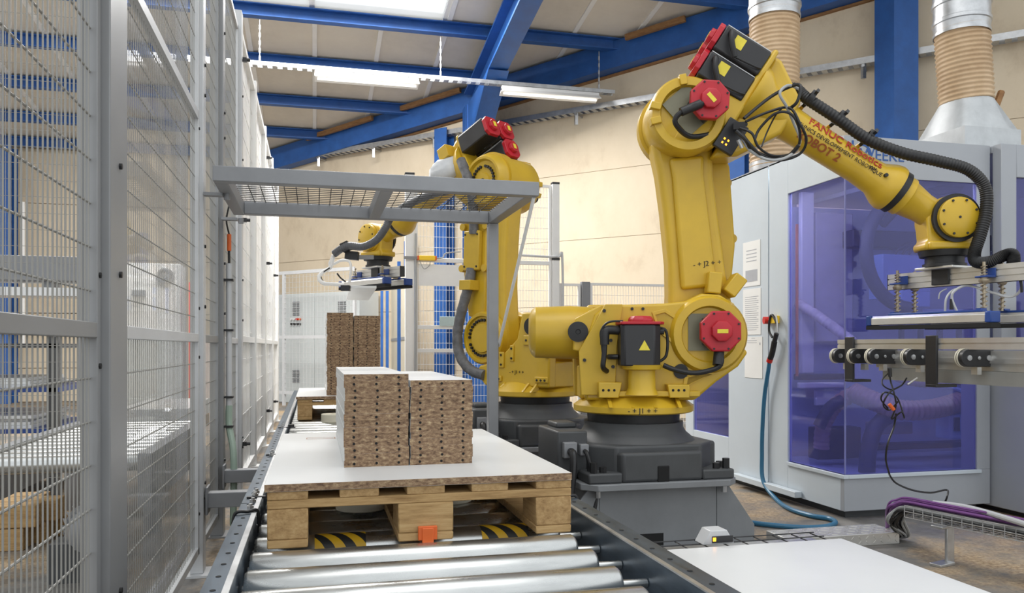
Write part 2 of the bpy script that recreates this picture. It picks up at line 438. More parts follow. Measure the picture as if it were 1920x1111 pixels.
for i in range(len(BX) - 1):
    x0, x1 = BX[i], BX[i + 1]
    segs = [(9.74, 14.6)]
    if x0 < -3.2 or x1 > 1.7: segs.append((7.3, 9.70))
    for (y0, y1) in segs:
        roof_slab(x0 + 0.004, x1 - 0.004, y0, y1, 0.03, 0.0).build('roof_panel', ROOFP, ceil)
    for (y0, y1) in segs:
        roof_slab(x0 - 0.028, x0 + 0.028, y0, y1, 0.018, 0.018).build('joint_batten', WHITEP, ceil)
for Y in PUR:
    g = G(); z = roof_z(Y) - 0.02
    g.box(-10.5, 9.5, Y - 0.075, Y + 0.075, z - 0.012, z); g.box(-10.5, 9.5, Y - 0.006, Y + 0.006, z - 0.128, z - 0.012); g.box(-10.5, 9.5, Y - 0.055, Y + 0.055, z - 0.14, z - 0.128)
    g.build('purlin', BLUE, ceil)
# skylight frame and glazing
sk = G(); 
for x in (-3.2, -1.62, -0.03, 1.55): roof_slab(x - 0.03, x + 0.03, 7.3, 9.76, 0.07, 0.0, sk)
skf = sk.build('window_1', WHITEP); struct(skf)
gl = bpy.data.materials.new('skylight_glazing'); gl.use_nodes = True
_n = gl.node_tree.nodes; _n.remove(_n['Principled BSDF']); _t = _n.new('ShaderNodeBsdfTranslucent'); _t.inputs[0].default_value = (0.95, 0.95, 0.95, 1)
_tr = _n.new('ShaderNodeBsdfTransparent'); _mx = _n.new('ShaderNodeMixShader'); _mx.inputs[0].default_value = 0.6
gl.node_tree.links.new(_t.outputs[0], _mx.inputs[1]); gl.node_tree.links.new(_tr.outputs[0], _mx.inputs[2]); gl.node_tree.links.new(_mx.outputs[0], _n['Material Output'].inputs[0])
for x0, x1 in ((-3.17, -1.65), (-1.59, -0.06), (0.0, 1.52)):
    roof_slab(x0, x1, 7.3, 9.76, 0.01, -0.03).build('pane', gl, skf)

# ---- blue steelwork
def ibeam(g, p, q, w, h, up=(0, 0, 1), tf=0.02):
    p, q = Vector(p), Vector(q); a, s, t = frame(q - p, up)
    g.beam(p + t * (h / 2 - tf / 2), q + t * (h / 2 - tf / 2), w, tf, up)
    g.beam(p - t * (h / 2 - tf / 2), q - t * (h / 2 - tf / 2), w, tf, up)
    g.beam(p, q, 0.014, h - 2 * tf, up)
g = G()
ta, tb = T0 + 1, T1 - 0.15
pa, pb = WP + WD * ta, WP + WD * tb
ibeam(g, wp(ta, roof_z(pa.y) - 0.19, 0.13), wp(tb, roof_z(pb.y) - 0.19, 0.13), 0.2, 0.34)
g.beam(wp(ta, roof_z(pa.y) - 0.19, 0.225), wp(tb, roof_z(pb.y) - 0.19, 0.225), 0.012, 0.33)
o = g.build('gable_beam', BLUE); tag(o, 'blue steel beam sloping along the top of the cream gable wall', 'beam')
for (p0, p1, lab) in ((600, 722, 'brown timber offcut on the gable beam nearest the white sheeted fence'), (775, 885, 'brown timber offcut on the gable beam beside the blue portal column'), (1190, 1300, 'brown timber offcut on the gable beam above the elbow of ROBOT 2')):
    a, b = wall_at(p0), wall_at(p1)
    a = a + WN * 0.30; b = b + WN * 0.30
    g = G().beam((a.x, a.y, roof_z(a.y) - 0.085), (b.x, b.y, roof_z(b.y) - 0.085), 0.05, 0.07)
    o = g.build('timber_batten', WOODR)
    tag(o, lab, 'timber', 'roof timbers on the gable beam')
g = G(); a, b = wall_at(660) + WN * 0.02, wall_at(1870) + WN * 0.02
g.beam((a.x, a.y, roof_z(a.y) - 0.38), (b.x, b.y, roof_z(b.y) - 0.38), 0.05, 0.025)
o = g.build('timber_trim', WOODR); tag(o, 'thin brown timber strip under the blue gable beam on the wall', 'timber')

# portal frame: column, haunch, rafter rising towards the camera side
CX, CY = 2.19, 11.05
pf = thing('portal_frame', 'large blue steel portal column and rafter below the roof purlins', 'steel frame', (CX, CY, 0))
g = G(); zc = roof_z(CY) - 0.46
ibeam(g, (CX, CY, 0), (CX, CY, zc), 0.30, 0.30, up=(0, 1, 0), tf=0.03)
g.box(CX - 0.15, CX + 0.15, CY - 0.155, CY - 0.125, 0, zc)
g.box(CX - 0.155, CX - 0.13, CY - 0.12, CY + 0.12, 0, zc)
g.build('column', BLUE, pf)
g = G()
ibeam(g, (CX, CY + 0.15, roof_z(CY + 0.15) - 0.38), (CX, 4.5, roof_z(4.5) - 0.41), 0.24, 0.42, tf=0.03)
g.build('rafter', BLUE, pf)
g = G().prism([(CY - 0.15, zc), (CY - 1.5, roof_z(CY - 1.5) - 0.62), (CY - 0.15, zc - 0.62)], CX - 0.13, CX + 0.13, fn=lambda a, b, c: (c, a, b))
g.build('haunch', BLUE, pf)

def wall_column(px, w, label, dep=0.2, zt=None):
    p = wall_at(px) + WN * 0.16
    z = (roof_z(p.y) - 0.52) if zt is None else zt
    g = G(); ibeam(g, (p.x, p.y, 0), (p.x, p.y, z), w, dep, up=(WN.x, WN.y, 0), tf=0.016)
    q = p + WN * (dep / 2 - 0.008)
    c = thing('steel_column', label, 'column', (p.x, p.y, 0))
    g.build('column_shaft', BLUE, c)
    G().box(p.x - 0.2, p.x + 0.2, p.y - 0.2, p.y + 0.2, 0, 0.02).build('base_plate', BLUE, c)
wall_column(845, 0.22, 'narrow blue steel column against the wall beside the portal column')
wall_column(1388, 0.24, 'blue steel column on the wall behind the left beige duct')
wall_column(781, 0.13, 'thin short blue steel post seen through the white mesh gate', 0.13, 2.5)
# square column right
p = wall_at(1686) + WN * 0.3
c = thing('steel_column', 'wide blue steel column between the two beige ducts', 'column', (p.x, p.y, 0))
g = G(); ibeam(g, (p.x, p.y, 0), (p.x, p.y, roof_z(p.y) - 0.02), 0.30, 0.30, up=(0, 1, 0), tf=0.02)
g.box(p.x - 0.15, p.x - 0.13, p.y - 0.13, p.y + 0.13, 0, roof_z(p.y) - 0.3)
g.build('column_shaft', BLUE, c)
G().box(p.x - 0.24, p.x + 0.24, p.y - 0.24, p.y + 0.24, 0, 0.02).build('base_plate', BLUE, c)
p = on_y(8, 400, 14.3)
c = thing('steel_column', 'blue steel column before the far cream wall behind the grey mesh fence', 'column', (p.x, 14.3, 0))
g = G(); ibeam(g, (p.x, 14.3, 0), (p.x, 14.3, roof_z(14.3) - 0.2), 0.3, 0.3, up=(0, 1, 0), tf=0.02); g.box(p.x - .15, p.x + .15, 14.14, 14.16, 0, roof_z(14.3) - 0.2)
g.build('column_shaft', BLUE, c)
G().cyl((p.x + 0.3, 14.2, 0.9), (p.x + 0.3, 14.2, 3.2), 0.03, 10).build('drain_pipe', WHITEP, c)

# ---- cable trays
def tray(name, p, q, label, side, w=0.10, h=0.045):
    p, q = Vector(p), Vector(q); a = (q - p).normalized(); L_ = (q - p).length; s = Vector(side).normalized()
    up = Vector((0, 0, 1))
    t = thing(name, label, 'cable tray', p)
    g = G()
    g.beam(p + s * w / 2, q + s * w / 2, 0.006, h); g.beam(p - s * w / 2, q - s * w / 2, 0.006, h)
    g.build('side_rail', ZINC, t)
    g = G(); n = int(L_ / 0.11)
    for i in range(n):
        c_ = p + a * (L_ * (i + 0.5) / n)
        g.beam(c_ - s * w / 2 - up * (h / 2 - .003), c_ + s * w / 2 - up * (h / 2 - .003), 0.06, 0.004)
    g.build('rungs', ZINC, t, kind='stuff')
    return t
t1 = T1 - 0.1
tz = 4.05
t = tray('wall_cable_tray', wp(T0 + 2, tz, 0.14), wp(t1, tz, 0.14), 'galvanised perforated cable tray running along the cream gable wall', WN, 0.13, 0.07)
for k in range(13):
    tt = T0 + 2.6 + k * 1.18
    if tt > t1: break
    g = G(); g.box(-0.02, 0.02, -0.02, 0.02, -0.19, -0.03)
    g.v = [Vector(v) + wp(tt, tz, 0.17) for v in g.v]
    g.beam(wp(tt, tz - 0.05, 0.0), wp(tt, tz - 0.05, 0.20), 0.03, 0.03)
    g.build('bracket', ZINC, t)

LY = 9.72
lz = CZ + 3.28
t = tray('light_rail', (-1.4, LY, lz), (3.75, LY, lz), 'galvanised rail hung on chains under the roof carrying two batten lights', (0, 1, 0), 0.09, 0.045)
for px in (487, 826, 1123):
    p = on_y(px, 120, LY)
    g = G(); z = lz; n = 0
    zt = roof_z(LY) - 0.19
    while z < zt - 0.03:
        if n % 2: g.box(p.x - 0.010, p.x + 0.010, LY - 0.003, LY + 0.003, z, z + 0.05)
        else: g.box(p.x - 0.003, p.x + 0.003, LY - 0.010, LY + 0.010, z, z + 0.05)
        z += 0.045; n += 1
    g.box(p.x - 0.004, p.x + 0.004, LY - 0.004, LY + 0.004, lz, zt)
    g.build('chain', ZINC, t)
for (a, b, lab) in ((590, 785, 'white fluorescent batten light hanging over the robot with grey hose'), (940, 1122, 'white fluorescent batten light hung nearest the cream gable wall')):
    x0, x1 = on_y(a, 150, LY).x, on_y(b, 170, LY).x
    f = thing('batten_light', lab, 'ceiling light', ((x0 + x1) / 2, LY, lz - 0.15))
    G().box(x0, x1, LY - 0.035, LY + 0.035, lz - 0.085, lz - 0.023).build('housing', WHITEP, f, 0.004)
    g = G(); g.prism([(LY - 0.035, lz - 0.06), (LY + 0.035, lz - 0.06), (LY + 0.11, lz - 0.115), (LY + 0.105, lz - 0.12), (LY, lz - 0.09), (LY - 0.105, lz - 0.12), (LY - 0.11, lz - 0.115)], x0, x1, fn=lambda a_, b_, c_: (c_, a_, b_))
    g.build('reflector', WHITEP, f)
    G().cyl((x0 + 0.03, LY, lz - 0.115), (x1 - 0.03, LY, lz - 0.115), 0.013, 12).build('tube', TUBE, f)
# ================================================================== LEFT FENCE
FXX = -0.45
def mesh_panel(p0, p1, z0, z1, pitch_h, pitch_v, r, g=None, nv=6, rh=None):
    """vertical wires at pitch_h along p0->p1 and level wires at pitch_v in front of them"""
    g = g or G(); p0, p1 = Vector(p0), Vector(p1); L_ = (p1 - p0).length; a = (p1 - p0) / L_
    n = max(1, round(L_ / pitch_h)); side = Vector((-a.y, a.x, 0))
    for i in range(1, n):
        q = p0 + a * (L_ * i / n); g.cyl((q.x, q.y, z0), (q.x, q.y, z1), r, nv)
    m = max(1, round((z1 - z0) / pitch_v))
    for j in range(1, m):
        z = z0 + (z1 - z0) * j / m
        g.cyl(Vector((p0.x, p0.y, z)) - side * r * 1.6, Vector((p1.x, p1.y, z)) - side * r * 1.6, rh or r * 1.15, nv)
    return g
FZ0, FZ1 = 0.09, 2.85
def fence_post(X, Y, label, w=0.05, d=0.07, ht=2.9, m=None, m2=None, group=None, bolts=True, gusset=True):
    t = thing('fence_post', label, 'fence post', (X, Y, 0), group)
    G().box(X - w / 2, X + w / 2, Y - d / 2, Y + d / 2, 0.008, ht).build('shaft', m or FENCE, t, 0.003)
    G().box(X - 0.055, X + 0.055, Y - 0.07, Y + 0.07, 0, 0.008).build('foot_plate', m or FENCE, t)
    if bolts:
        g = G()
        for z in (0.3, 0.36, 1.06, 1.30, 1.9, 2.02, 2.4): g.cyl((X + w / 2, Y, z), (X + w / 2 + 0.006, Y, z), 0.007, 8)
        g.build('bolts', BLK, t)
    return t
def fence_panel(Y0, Y1, label, z1=FZ1, mid=0.935, fr=None, wm=None, pitch=0.0258, r=0.0016, rh=0.0023, sheet=None, X=FXX, brace=None, bolts=True):
    t = thing('mesh_fence', label, 'fence panel', (X, (Y0 + Y1) / 2, FZ0))
    fr = fr or FENCE; wm = wm or WIRE
    g = G()
    for y in (Y0 + 0.0125, Y1 - 0.0125): g.box(X - 0.0125, X + 0.0125, y - 0.0125, y + 0.0125, FZ0, z1)
    g.box(X - 0.0125, X + 0.0125, Y0, Y1, FZ0, FZ0 + 0.03); g.box(X - 0.0125, X + 0.0125, Y0, Y1, z1 - 0.03, z1)
    g.build('frame', fr, t, 0.002)
    G().box(X - 0.0125, X + 0.0125, Y0 + 0.025, Y1 - 0.025, mid - 0.016, mid + 0.016).build('mid_rail', fr, t, 0.002)
    mesh_panel((X, Y1 - 0.02, 0), (X, Y0 + 0.02, 0), FZ0 + 0.02, z1 - 0.02, pitch, 0.091, r, rh=rh).build('wire_mesh', wm, t, kind='stuff')
    if bolts:
        g = G()
        for y in (Y0 + 0.0125, Y1 - 0.0125):
            for z in (0.25, 1.05, 0.86, 1.75, 2.3): g.cyl((X + 0.0125, y, z), (X + 0.0165, y, z), 0.006, 8)
        g.build('bolts', BLK, t)
    if sheet:
        G().box(X - 0.03, X - 0.026, Y0 + 0.03, Y1 - 0.03, FZ0 + 0.02, z1 - 0.05).build('clear_sheet', sheet, t, label='dusty clear plastic sheet')
    if brace:
        g = G(); g.beam((X, Y0 + 0.02, brace[0]), (X, Y1 - 0.02, brace[1]), 0.025, 0.032); g.build('upper_rail', fr, t)
    return t
# near panel (runs out of the picture), post, sheeted panel, double post, ...
fence_panel(0.62, 1.845, 'grey mesh fence panel with thick upright wires and no plastic sheet', pitch=0.0258)
fence_post(FXX, 1.93, 'thick grey fence post between bare mesh and sheeted mesh', 0.06, 0.16, m=FENCE)
fence_panel(2.015, 3.33, 'grey mesh fence panel backed by a dusty clear sheet', sheet=CLEAR, fr=FENCEL, wm=WIRE, pitch=0.0258, r=0.0010, rh=0.0019, brace=(1.80, 1.80))
G_ = fence_post(FXX, 3.385, 'light grey slotted fence post at the near edge of the mesh canopy', 0.05, 0.07, m=FENCEL)
fence_panel(3.43, 3.99, 'narrow mesh panel behind the left side of the mesh canopy', fr=FENCE, wm=WIRE, r=0.0012, bolts=False)
fence_post(FXX, 4.05, 'grey fence post with a conduit and orange plug', 0.06, 0.09, m=FENCE)
fence_panel(4.11, 4.98, 'pale mesh panel beyond the conduit post', fr=FENCEL, wm=WIRE, r=0.0012, bolts=False, z1=2.80)
fence_post(FXX, 5.04, 'pale fence post with black clips beyond the conduit', 0.06, 0.09, m=FENCEL)
def solid_panel(Y0, Y1, label):
    t = thing('mesh_fence', label, 'fence panel', (FXX, (Y0 + Y1) / 2, 0.06))
    g = G()
    for y in (Y0 + 0.02, Y1 - 0.02): g.box(FXX - 0.02, FXX + 0.02, y - 0.02, y + 0.02, 0.06, 2.85)
    for z in (0.08, 0.95, 2.83): g.box(FXX - 0.018, FXX + 0.018, Y0 + 0.04, Y1 - 0.04, z - 0.02, z + 0.02)
    g.build('frame', WHITEP, t, 0.002)
    G().box(FXX - 0.017, FXX - 0.013, Y0 + 0.03, Y1 - 0.03, 0.08, 2.82).build('sheet', WHITEP, t)
    mesh_panel((FXX, Y1 - 0.04, 0), (FXX, Y0 + 0.04, 0), 0.1, 2.81, 0.3, 0.18, 0.002).build('wire_mesh', WIREW, t, kind='stuff')
    return t
labs = ['white sheeted fence panel next to the pale mesh panel', 'white sheeted fence panel second from the pale mesh panel', 'white sheeted fence panel third from the pale mesh panel', 'white sheeted fence panel at the far end of the fence']
for i, lab in enumerate(labs):
    y0 = 5.09 + i * 1.27
    solid_panel(y0, y0 + 1.2, lab)
    G().box(FXX - .025, FXX + .025, y0 + 1.205, y0 + 1.265, 0, 2.88)
    fence_post(FXX, y0 + 1.236, 'white fence post at the far edge of ' + ['the first', 'the second', 'the third', 'the last'][i] + ' white sheeted panel', 0.05, 0.06, m=WHITEP, bolts=False)
# hinge-like black clips on the white posts
for i in range(3):
    y = 5.09 + i * 1.27 + 1.236 if i else 5.04
    for z in (2.62, 1.66, 0.32):
        g = G(); g.box(FXX + 0.026 + 0.006 * (i == 0), FXX + 0.055, y - 0.012, y + 0.012, z - 0.012, z + 0.012); g.cyl((FXX + 0.05, y, z), (FXX + 0.075, y, z), 0.010, 10)
        o = g.build('lock_clip', BLKM); tag(o, {2.62: 'upper', 1.66: 'middle', 0.32: 'lower'}[z] + ' small black clip on the ' + ['pale post beyond the conduit', 'white post after the second white panel', 'white post after the third white panel'][i], 'clip', 'black clips on the pale fence posts')
# conduit with orange plug
t = thing('conduit', 'grey and green conduit with black clamps and an orange cable plug on fence post', 'conduit', (FXX + 0.05, 4.05, 0.05))
X = FXX + 0.052; Y = 4.05
G().cyl((X, Y, 0.62), (X, Y, 1.30), 0.014, 12).build('upper_pipe', FENCEL, t)
G().tube([(X, Y, 0.62), (X, Y, 0.52), (X + 0.02, Y - 0.03, 0.42), (X + 0.025, Y - 0.04, 0.30), (X + 0.02, Y - 0.02, 0.05)], 0.016, 10).build('green_sleeve', PIPEG, t)
for z in (1.22, 0.98, 0.66, 0.52):
    G().box(X - 0.022, X + 0.02, Y - 0.024, Y + 0.024, z - 0.005, z + 0.005).build('clamp', BLK, t)
g = G().cyl((X, Y, 1.36), (X, Y, 1.44), 0.010, 10); g.build('plug', ORANGE, t, label='orange cable plug')
G().tube([(X, Y, 1.30), (X, Y - 0.005, 1.36)], 0.006, 8).tube([(X, Y, 1.44), (X - 0.01, Y - 0.02, 1.50), (X, Y - 0.03, 1.56), (X + 0.01, Y - 0.02, 1.60)], 0.004, 8).build('cable', BLK, t)
# brackets tying fence and conveyor
for px, py, lab in ((455, 885, 'grey steel tie arm joining conveyor rail to conduit post'), (428, 940, 'grey steel tie arm joining conveyor rail to slotted post')):
    Yb = 4.0 if px == 455 else 3.40
    g = G().box(FXX + 0.031, -0.225, Yb - 0.03, Yb + 0.03, 0.26, 0.32); g.box(FXX + 0.030, FXX + 0.04, Yb - 0.045, Yb + 0.045, 0.235, 0.345)
    tag(g.build('tie_arm', STEELG, None, 0.003), lab, 'bracket')

# ================================================================== behind the left fence
t = thing('mesh_fence', 'mesh fence standing square to the conveyor behind the near fence', 'fence panel', (-2.4, 4.83, 0))
g = G()
for x in (-1.24, -2.6, -3.96): g.box(x - 0.02, x + 0.02, 4.81, 4.85, 0, 2.9)
g.build('frame', FENCE, t)
mesh_panel((-3.95, 4.83, 0), (-1.25, 4.83, 0), 0.1, 2.88, 0.026, 0.091, 0.0012).build('wire_mesh', WIRE, t, kind='stuff')
# gantry with a grey beam
t = thing('gantry', 'grey gantry beam with white lower rail behind the mesh fence', 'gantry', (-3.3, 6.6, 0))
G().box(-5.6, -1.45, 6.45, 6.75, 1.38, 1.56).build('beam', STEELG, t, 0.004)
G().box(-5.6, -1.45, 6.42, 6.78, 1.27, 1.33).build('lower_rail', WHITEP, t)
for x in (-5.5, -1.55): G().box(x - 0.05, x + 0.05, 6.5, 6.7, 0, 1.27).build('leg', STEELG, t)
for i, x in enumerate((-5.0, -4.2, -3.4, -2.6, -1.9)): G().box(x - 0.03, x + 0.03, 6.5, 6.7, 1.33, 1.38).build('spacer', STEELG, t)
# rack of white boards on blue arms
t = thing('board_rack', 'dark blue rack with level shelves behind the mesh fence', 'rack', (-2.5, 5.6, 0))
for x in (-3.3, -2.35, -1.5):
    for y in (5.25, 6.05): G().box(x - 0.03, x + 0.03, y - 0.03, y + 0.03, 0, 0.98).build('upright', CAST, t)
for z in (0.18, 0.42, 0.66, 0.92):
    G().box(-3.34, -1.46, 5.22, 6.08, z - 0.025, z).build('shelf', BLUEF if z < 0.9 else CAST, t)
for z, n in ((0.18, 3), (0.42, 4), (0.66, 3)):
    for k in range(n):
        dx = 0.02 * ((k * 7) % 3)
        tag(G().box(-3.22 + dx, -1.62 - dx, 5.27 + dx, 6.02, z + k * 0.019, z + k * 0.019 + 0.018).build('white_board', [WHITE]), 'white laminated board, ' + ['lowest', 'second', 'third', 'fourth'][k] + ' in the pile on the ' + {0.18: 'bottom', 0.42: 'middle', 0.66: 'upper'}[z] + ' shelf of the dark blue rack', 'board', 'boards stored in the rack')
t = thing('timber_pile', 'pile of brown timber beams on floor behind the mesh fence', 'timber', (-1.95, 4.35, 0))
for k in range(7):
    yy = 3.95 + (k % 4) * 0.13; zz = 0.0 + (k // 4) * 0.10
    G().box(-2.6, -1.25 + 0.05 * (k % 3), yy, yy + 0.12, zz, zz + 0.098).build('timber', WOODX, t, 0.004)
# side roller table with drive motor
t = thing('side_roller_table', 'grey side roller table with ribbed drive motor behind the sheeted fence', 'conveyor', (-0.95, 4.7, 0))
for x in (-1.22, -0.62): G().box(x - 0.025, x + 0.025, 3.25, 4.75, 0.30, 0.50).build('side_rail', STEELG, t)
r0 = G().cyl((-1.19, 3.34, 0.46), (-0.65, 3.34, 0.46), 0.035, 14).build('roller', ROLL, t)
for k in range(1, 11): copy_part(r0, t, (0, 0.136 * k, 0))
for x in (-1.22, -0.62):
    for y in (3.4, 4.6): G().box(x - 0.03, x + 0.03, y - 0.03, y + 0.03, 0, 0.30).build('leg', STEELG, t)
mo = G().lathe((-0.86, 3.42, 0.22), (0.35, -1, 0), [(0, 0.06), (0.02, 0.075), (0.16, 0.075), (0.165, 0.083), (0.21, 0.08), (0.225, 0.05)], 24).build('motor', STEELG, t)
g = G()
for k in range(20):
    th = 2 * PI * k / 20; a, s, tt = frame((0.35, -1, 0)); c_ = Vector((-0.86, 3.42, 0.22)) + (s * math.cos(th) + tt * math.sin(th)) * 0.08
    g.beam(c_ + a * 0.03, c_ + a * 0.15, 0.004, 0.018, up=(s * math.cos(th) + tt * math.sin(th)))
g.build('cooling_fins', STEELG, mo)
G().box(-0.98, -0.76, 3.36, 3.5, 0.0, 0.15).build('motor_mount', CAST, t)
for k in range(5):
    tag(G().box(-1.15 + 0.01 * k, -0.72, 4.9 + 0.02 * k, 6.0, 0.44 + 0.02 * k, 0.459 + 0.02 * k).build('white_board', WHITE), ['bottom', 'second', 'third', 'fourth', 'topmost'][k] + ' white board of the low pile on a timber trestle behind the sheeted fence', 'board', 'white boards piled behind the fence')
t = thing('low_trestle', 'low timber trestle carrying white boards behind the sheeted fence', 'trestle', (-0.94, 5.45, 0))
for y in (5.0, 5.85):
    G().box(-1.16, -0.71, y - 0.05, y + 0.05, 0.36, 0.44).build('cross_bar', WOODX, t)
    for x in (-1.1, -0.78): G().box(x - 0.04, x + 0.04, y - 0.04, y + 0.04, 0, 0.36).build('leg', WOOD, t)
# white cabinet with fan
t = thing('fan_cabinet', 'white switch cabinet with round fan grille behind the sheeted fence', 'cabinet', (-1.75, 9.6, 0))
G().box(-2.05, -1.42, 9.45, 9.9, 0.0, 1.05).build('lower_box', CABG, t, 0.005)
G().box(-2.02, -1.45, 9.5, 9.9, 1.05, 1.82).build('upper_box', WHITEP, t, 0.005)
g = G().lathe((-1.60, 9.5, 1.68), (0, -1, 0), [(0, 0.09), (0.02, 0.09), (0.02, 0.07), (0.008, 0.07)], 24); g.build('fan_ring', STEELG, t)
G().lathe((-1.60, 9.495, 1.68), (0, -1, 0), [(0, 0.025), (0.02, 0.02)], 12).build('fan_hub', STEELG, t)
G().box(-1.93, -1.80, 9.44, 9.5, 1.46, 1.52).build('lamp_bracket', STEELG, t)
tag(G().box(-1.36, -1.28, 9.5, 9.58, 0, 1.62).build('marker_post', PINK), 'faded red marker post beside the white fan cabinet', 'post')
tag(G().box(-1.2, -0.85, 9.2, 9.26, 0.0, 0.95).build('leaning_board', mat('pink_board', (0.70, 0.60, 0.55), 0.6)), 'pale pink board standing on edge behind sheeted fence', 'board')
# ================================================================== ROLLER CONVEYOR
ZR = 0.392                              # top of the rollers
LX0, LX1 = -0.222, -0.167               # left rail flange
RX0, RX1 = 0.757, 0.823                 # right rail flange
ZT = 0.412                              # top of the rails
cv = thing('roller_conveyor', 'pallet roller conveyor with blue grey rails running under both pallets', 'conveyor', (0.3, 4.0, 0))
def rail(xf0, xf1, web, label, yy):
    g = G()
    g.box(xf0, xf1, yy[0], yy[1], ZT - 0.005, ZT)
    g.box(web - 0.003, web + 0.003, yy[0], yy[1], 0.23, ZT - 0.005)
    g.box(xf0, xf1, yy[0], yy[1], 0.23, 0.235)
    return g.build(label, RAIL, cv)
for yy in ((0.5, 2.62), (2.63, 5.2), (5.21, 9.3)):
    rail(LX0, LX1, LX1 - 0.003, 'side_rail', yy)
    rail(RX0, RX1, RX0 + 0.003, 'side_rail', yy)
for x0, x1 in ((LX1 - 0.012, LX1 + 0.002), (RX0 - 0.002, RX0 + 0.010)):
    g = G().box(x0, x1, 0.5, 9.3, ZT, ZT + 0.004); g.build('rail_lip', ZINC, cv)
hole = G().cyl((0, 0, 0), (0, 0, 0.0008), 0.007, 10)
h0 = None
for xh in ((LX0 + LX1) / 2 - 0.004, (RX0 + RX1) / 2 + 0.004):
    for k in range(46):
        y = 0.9 + 0.10 * k
        if h0 is None:
            g = G().cyl((xh, y, ZT + 0.0002), (xh, y, ZT + 0.0010), 0.0062, 10); h0 = g.build('slot_hole', DKHOLE, cv); hx, hy = xh, y
        else: copy_part(h0, cv, (xh - hx, y - hy, 0))
RR = 0.0445
rol = G().lathe((-0.160, 2.068, ZR - RR), (1, 0, 0), [(0, 0.010), (0.006, 0.012), (0.006, RR - 0.006), (0.014, RR), (0.836, RR), (0.844, RR - 0.006), (0.844, 0.012), (0.915, 0.010)], 32)
r0 = rol.build('roller', ROLL, cv, sharp=50)
rollers = {0: r0}
for k in range(-9, 44):
    if k == 0: continue
    rollers[k] = copy_part(r0, cv, (0, 0.162 * k, 0))
# hazard tape round the roller below the pallet front
yt = 2.068 + 0.162
for (xa, xb) in ((0.0, 0.135), (0.455, 0.59)):
    g = G().lathe((xa, yt, ZR - RR), (1, 0, 0), [(0, RR + 0.0003), (0, RR + 0.0012), (xb - xa, RR + 0.0012), (xb - xa, RR + 0.0003)], 32)
    t_ = g.build('hazard_tape', STRIPE, cv, sharp=50, label='yellow and black striped tape')
# bolts and clips on the left rail
for y in (2.72, 2.78, 2.62, 2.52, 3.72, 3.82, 5.0, 5.12):
    g = G().cyl((LX1 - 0.02, y, ZT), (LX1 - 0.02, y, ZT + 0.012), 0.011, 6).cyl((LX1 - 0.02, y, ZT + 0.012), (LX1 - 0.02, y, ZT + 0.018), 0.006, 8)
    g.build('rail_bolt', ZINC, cv)
for y in (2.75, 3.80, 5.05):
    g = G().box(LX1 - 0.045, LX1 + 0.055, y - 0.05, y - 0.035, ZT, ZT + 0.006); g.cyl((LX1 + 0.03, y - 0.04, ZT), (LX1 + 0.03, y - 0.04, ZT + 0.02), 0.018, 10)
    g.build('guide_clip', BLKM, cv)
for y in (2.30, 2.36):
    for x in (RX0 + 0.02,):
        g = G().cyl((x, y + 0.35, ZT), (x, y + 0.35, ZT + 0.012), 0.011, 6); g.build('rail_bolt', ZINC, cv)
# black cable loops crossing the rails
g = G().tube([(LX0 - 0.01, 2.45, ZT - 0.05), (LX0 - 0.002, 2.45, ZT + 0.004), (-0.19, 2.46, ZT + 0.006), (LX1 + 0.004, 2.47, ZT + 0.004), (LX1 + 0.008, 2.47, ZT - 0.06)], 0.005, 8); g.build('rail_cable', BLK, cv)
g = G().tube([(RX0 - 0.006, 2.45, ZT - 0.09), (RX0 - 0.004, 2.45, ZT + 0.003), (0.79, 2.46, ZT + 0.006), (RX1 + 0.002, 2.47, ZT + 0.002), (RX1 + 0.006, 2.47, ZT - 0.06)], 0.005, 8); g.build('rail_cable', BLK, cv)
for y in (0.8, 2.4, 4.2, 6.0, 7.8, 9.1):
    for x in (LX0 + 0.025, RX1 - 0.03):
        G().box(x - 0.025, x + 0.025, y - 0.03, y + 0.03, 0, 0.23).build('leg', RAIL, cv)
G().box(LX1, RX0, 1.0, 9.2, 0.235, 0.245).build('drip_tray', STEELG, cv)

# ================================================================== PALLETS
def pallet(Y0, label, X0=-0.116):
    t = thing('pallet', label, 'pallet', (X0 + 0.4, Y0 + 0.6, ZR))
    z = ZR
    # three bottom boards along Y
    for x, w in ((X0, 0.1), (X0 + 0.3275, 0.145), (X0 + 0.7, 0.1)):
        G().box(x, x + w, Y0, Y0 + 1.2, z, z + 0.022).build('bottom_board', WOODX, t, 0.003, 1)
        for y in (Y0, Y0 + 0.5275, Y0 + 1.055):
            G().box(x, x + w, y, y + 0.145, z + 0.0222, z + 0.0998).build('block', WOOD if w < .12 else WOODX, t, 0.003, 1)
    for y in (Y0, Y0 + 0.5275, Y0 + 1.055):
        G().box(X0, X0 + 0.8, y, y + 0.145, z + 0.1, z + 0.122).build('cross_board', WOODX, t, 0.002, 1)
    for x, w in ((X0, 0.1), (X0 + 0.178, 0.1), (X0 + 0.35, 0.1), (X0 + 0.522, 0.1), (X0 + 0.7, 0.1)):
        G().box(x, x + w, Y0, Y0 + 1.2, z + 0.1222, z + 0.144).build('top_board', WOOD, t, 0.002, 1)
    return t
PY1, PY2 = 2.093, 5.74
pallet(PY1, 'wooden pallet at the orange stop with chipboard stack on white sheet')
pallet(PY2, 'wooden pallet under the tall far stack of chipboard strips')
def sheet_box(x0, x1, y0, y1, z0, z1):
    g = G(); vs = [(x, y, z) for z in (z0, z1) for y in (y0, y1) for x in (x0, x1)]
    g.add(vs, [(0, 2, 3, 1), (4, 5, 7, 6), (0, 1, 5, 4), (2, 6, 7, 3), (0, 4, 6, 2), (1, 3, 7, 5)], [0, 0, 1, 1, 1, 1])
    return g
ZB = ZR + 0.1445
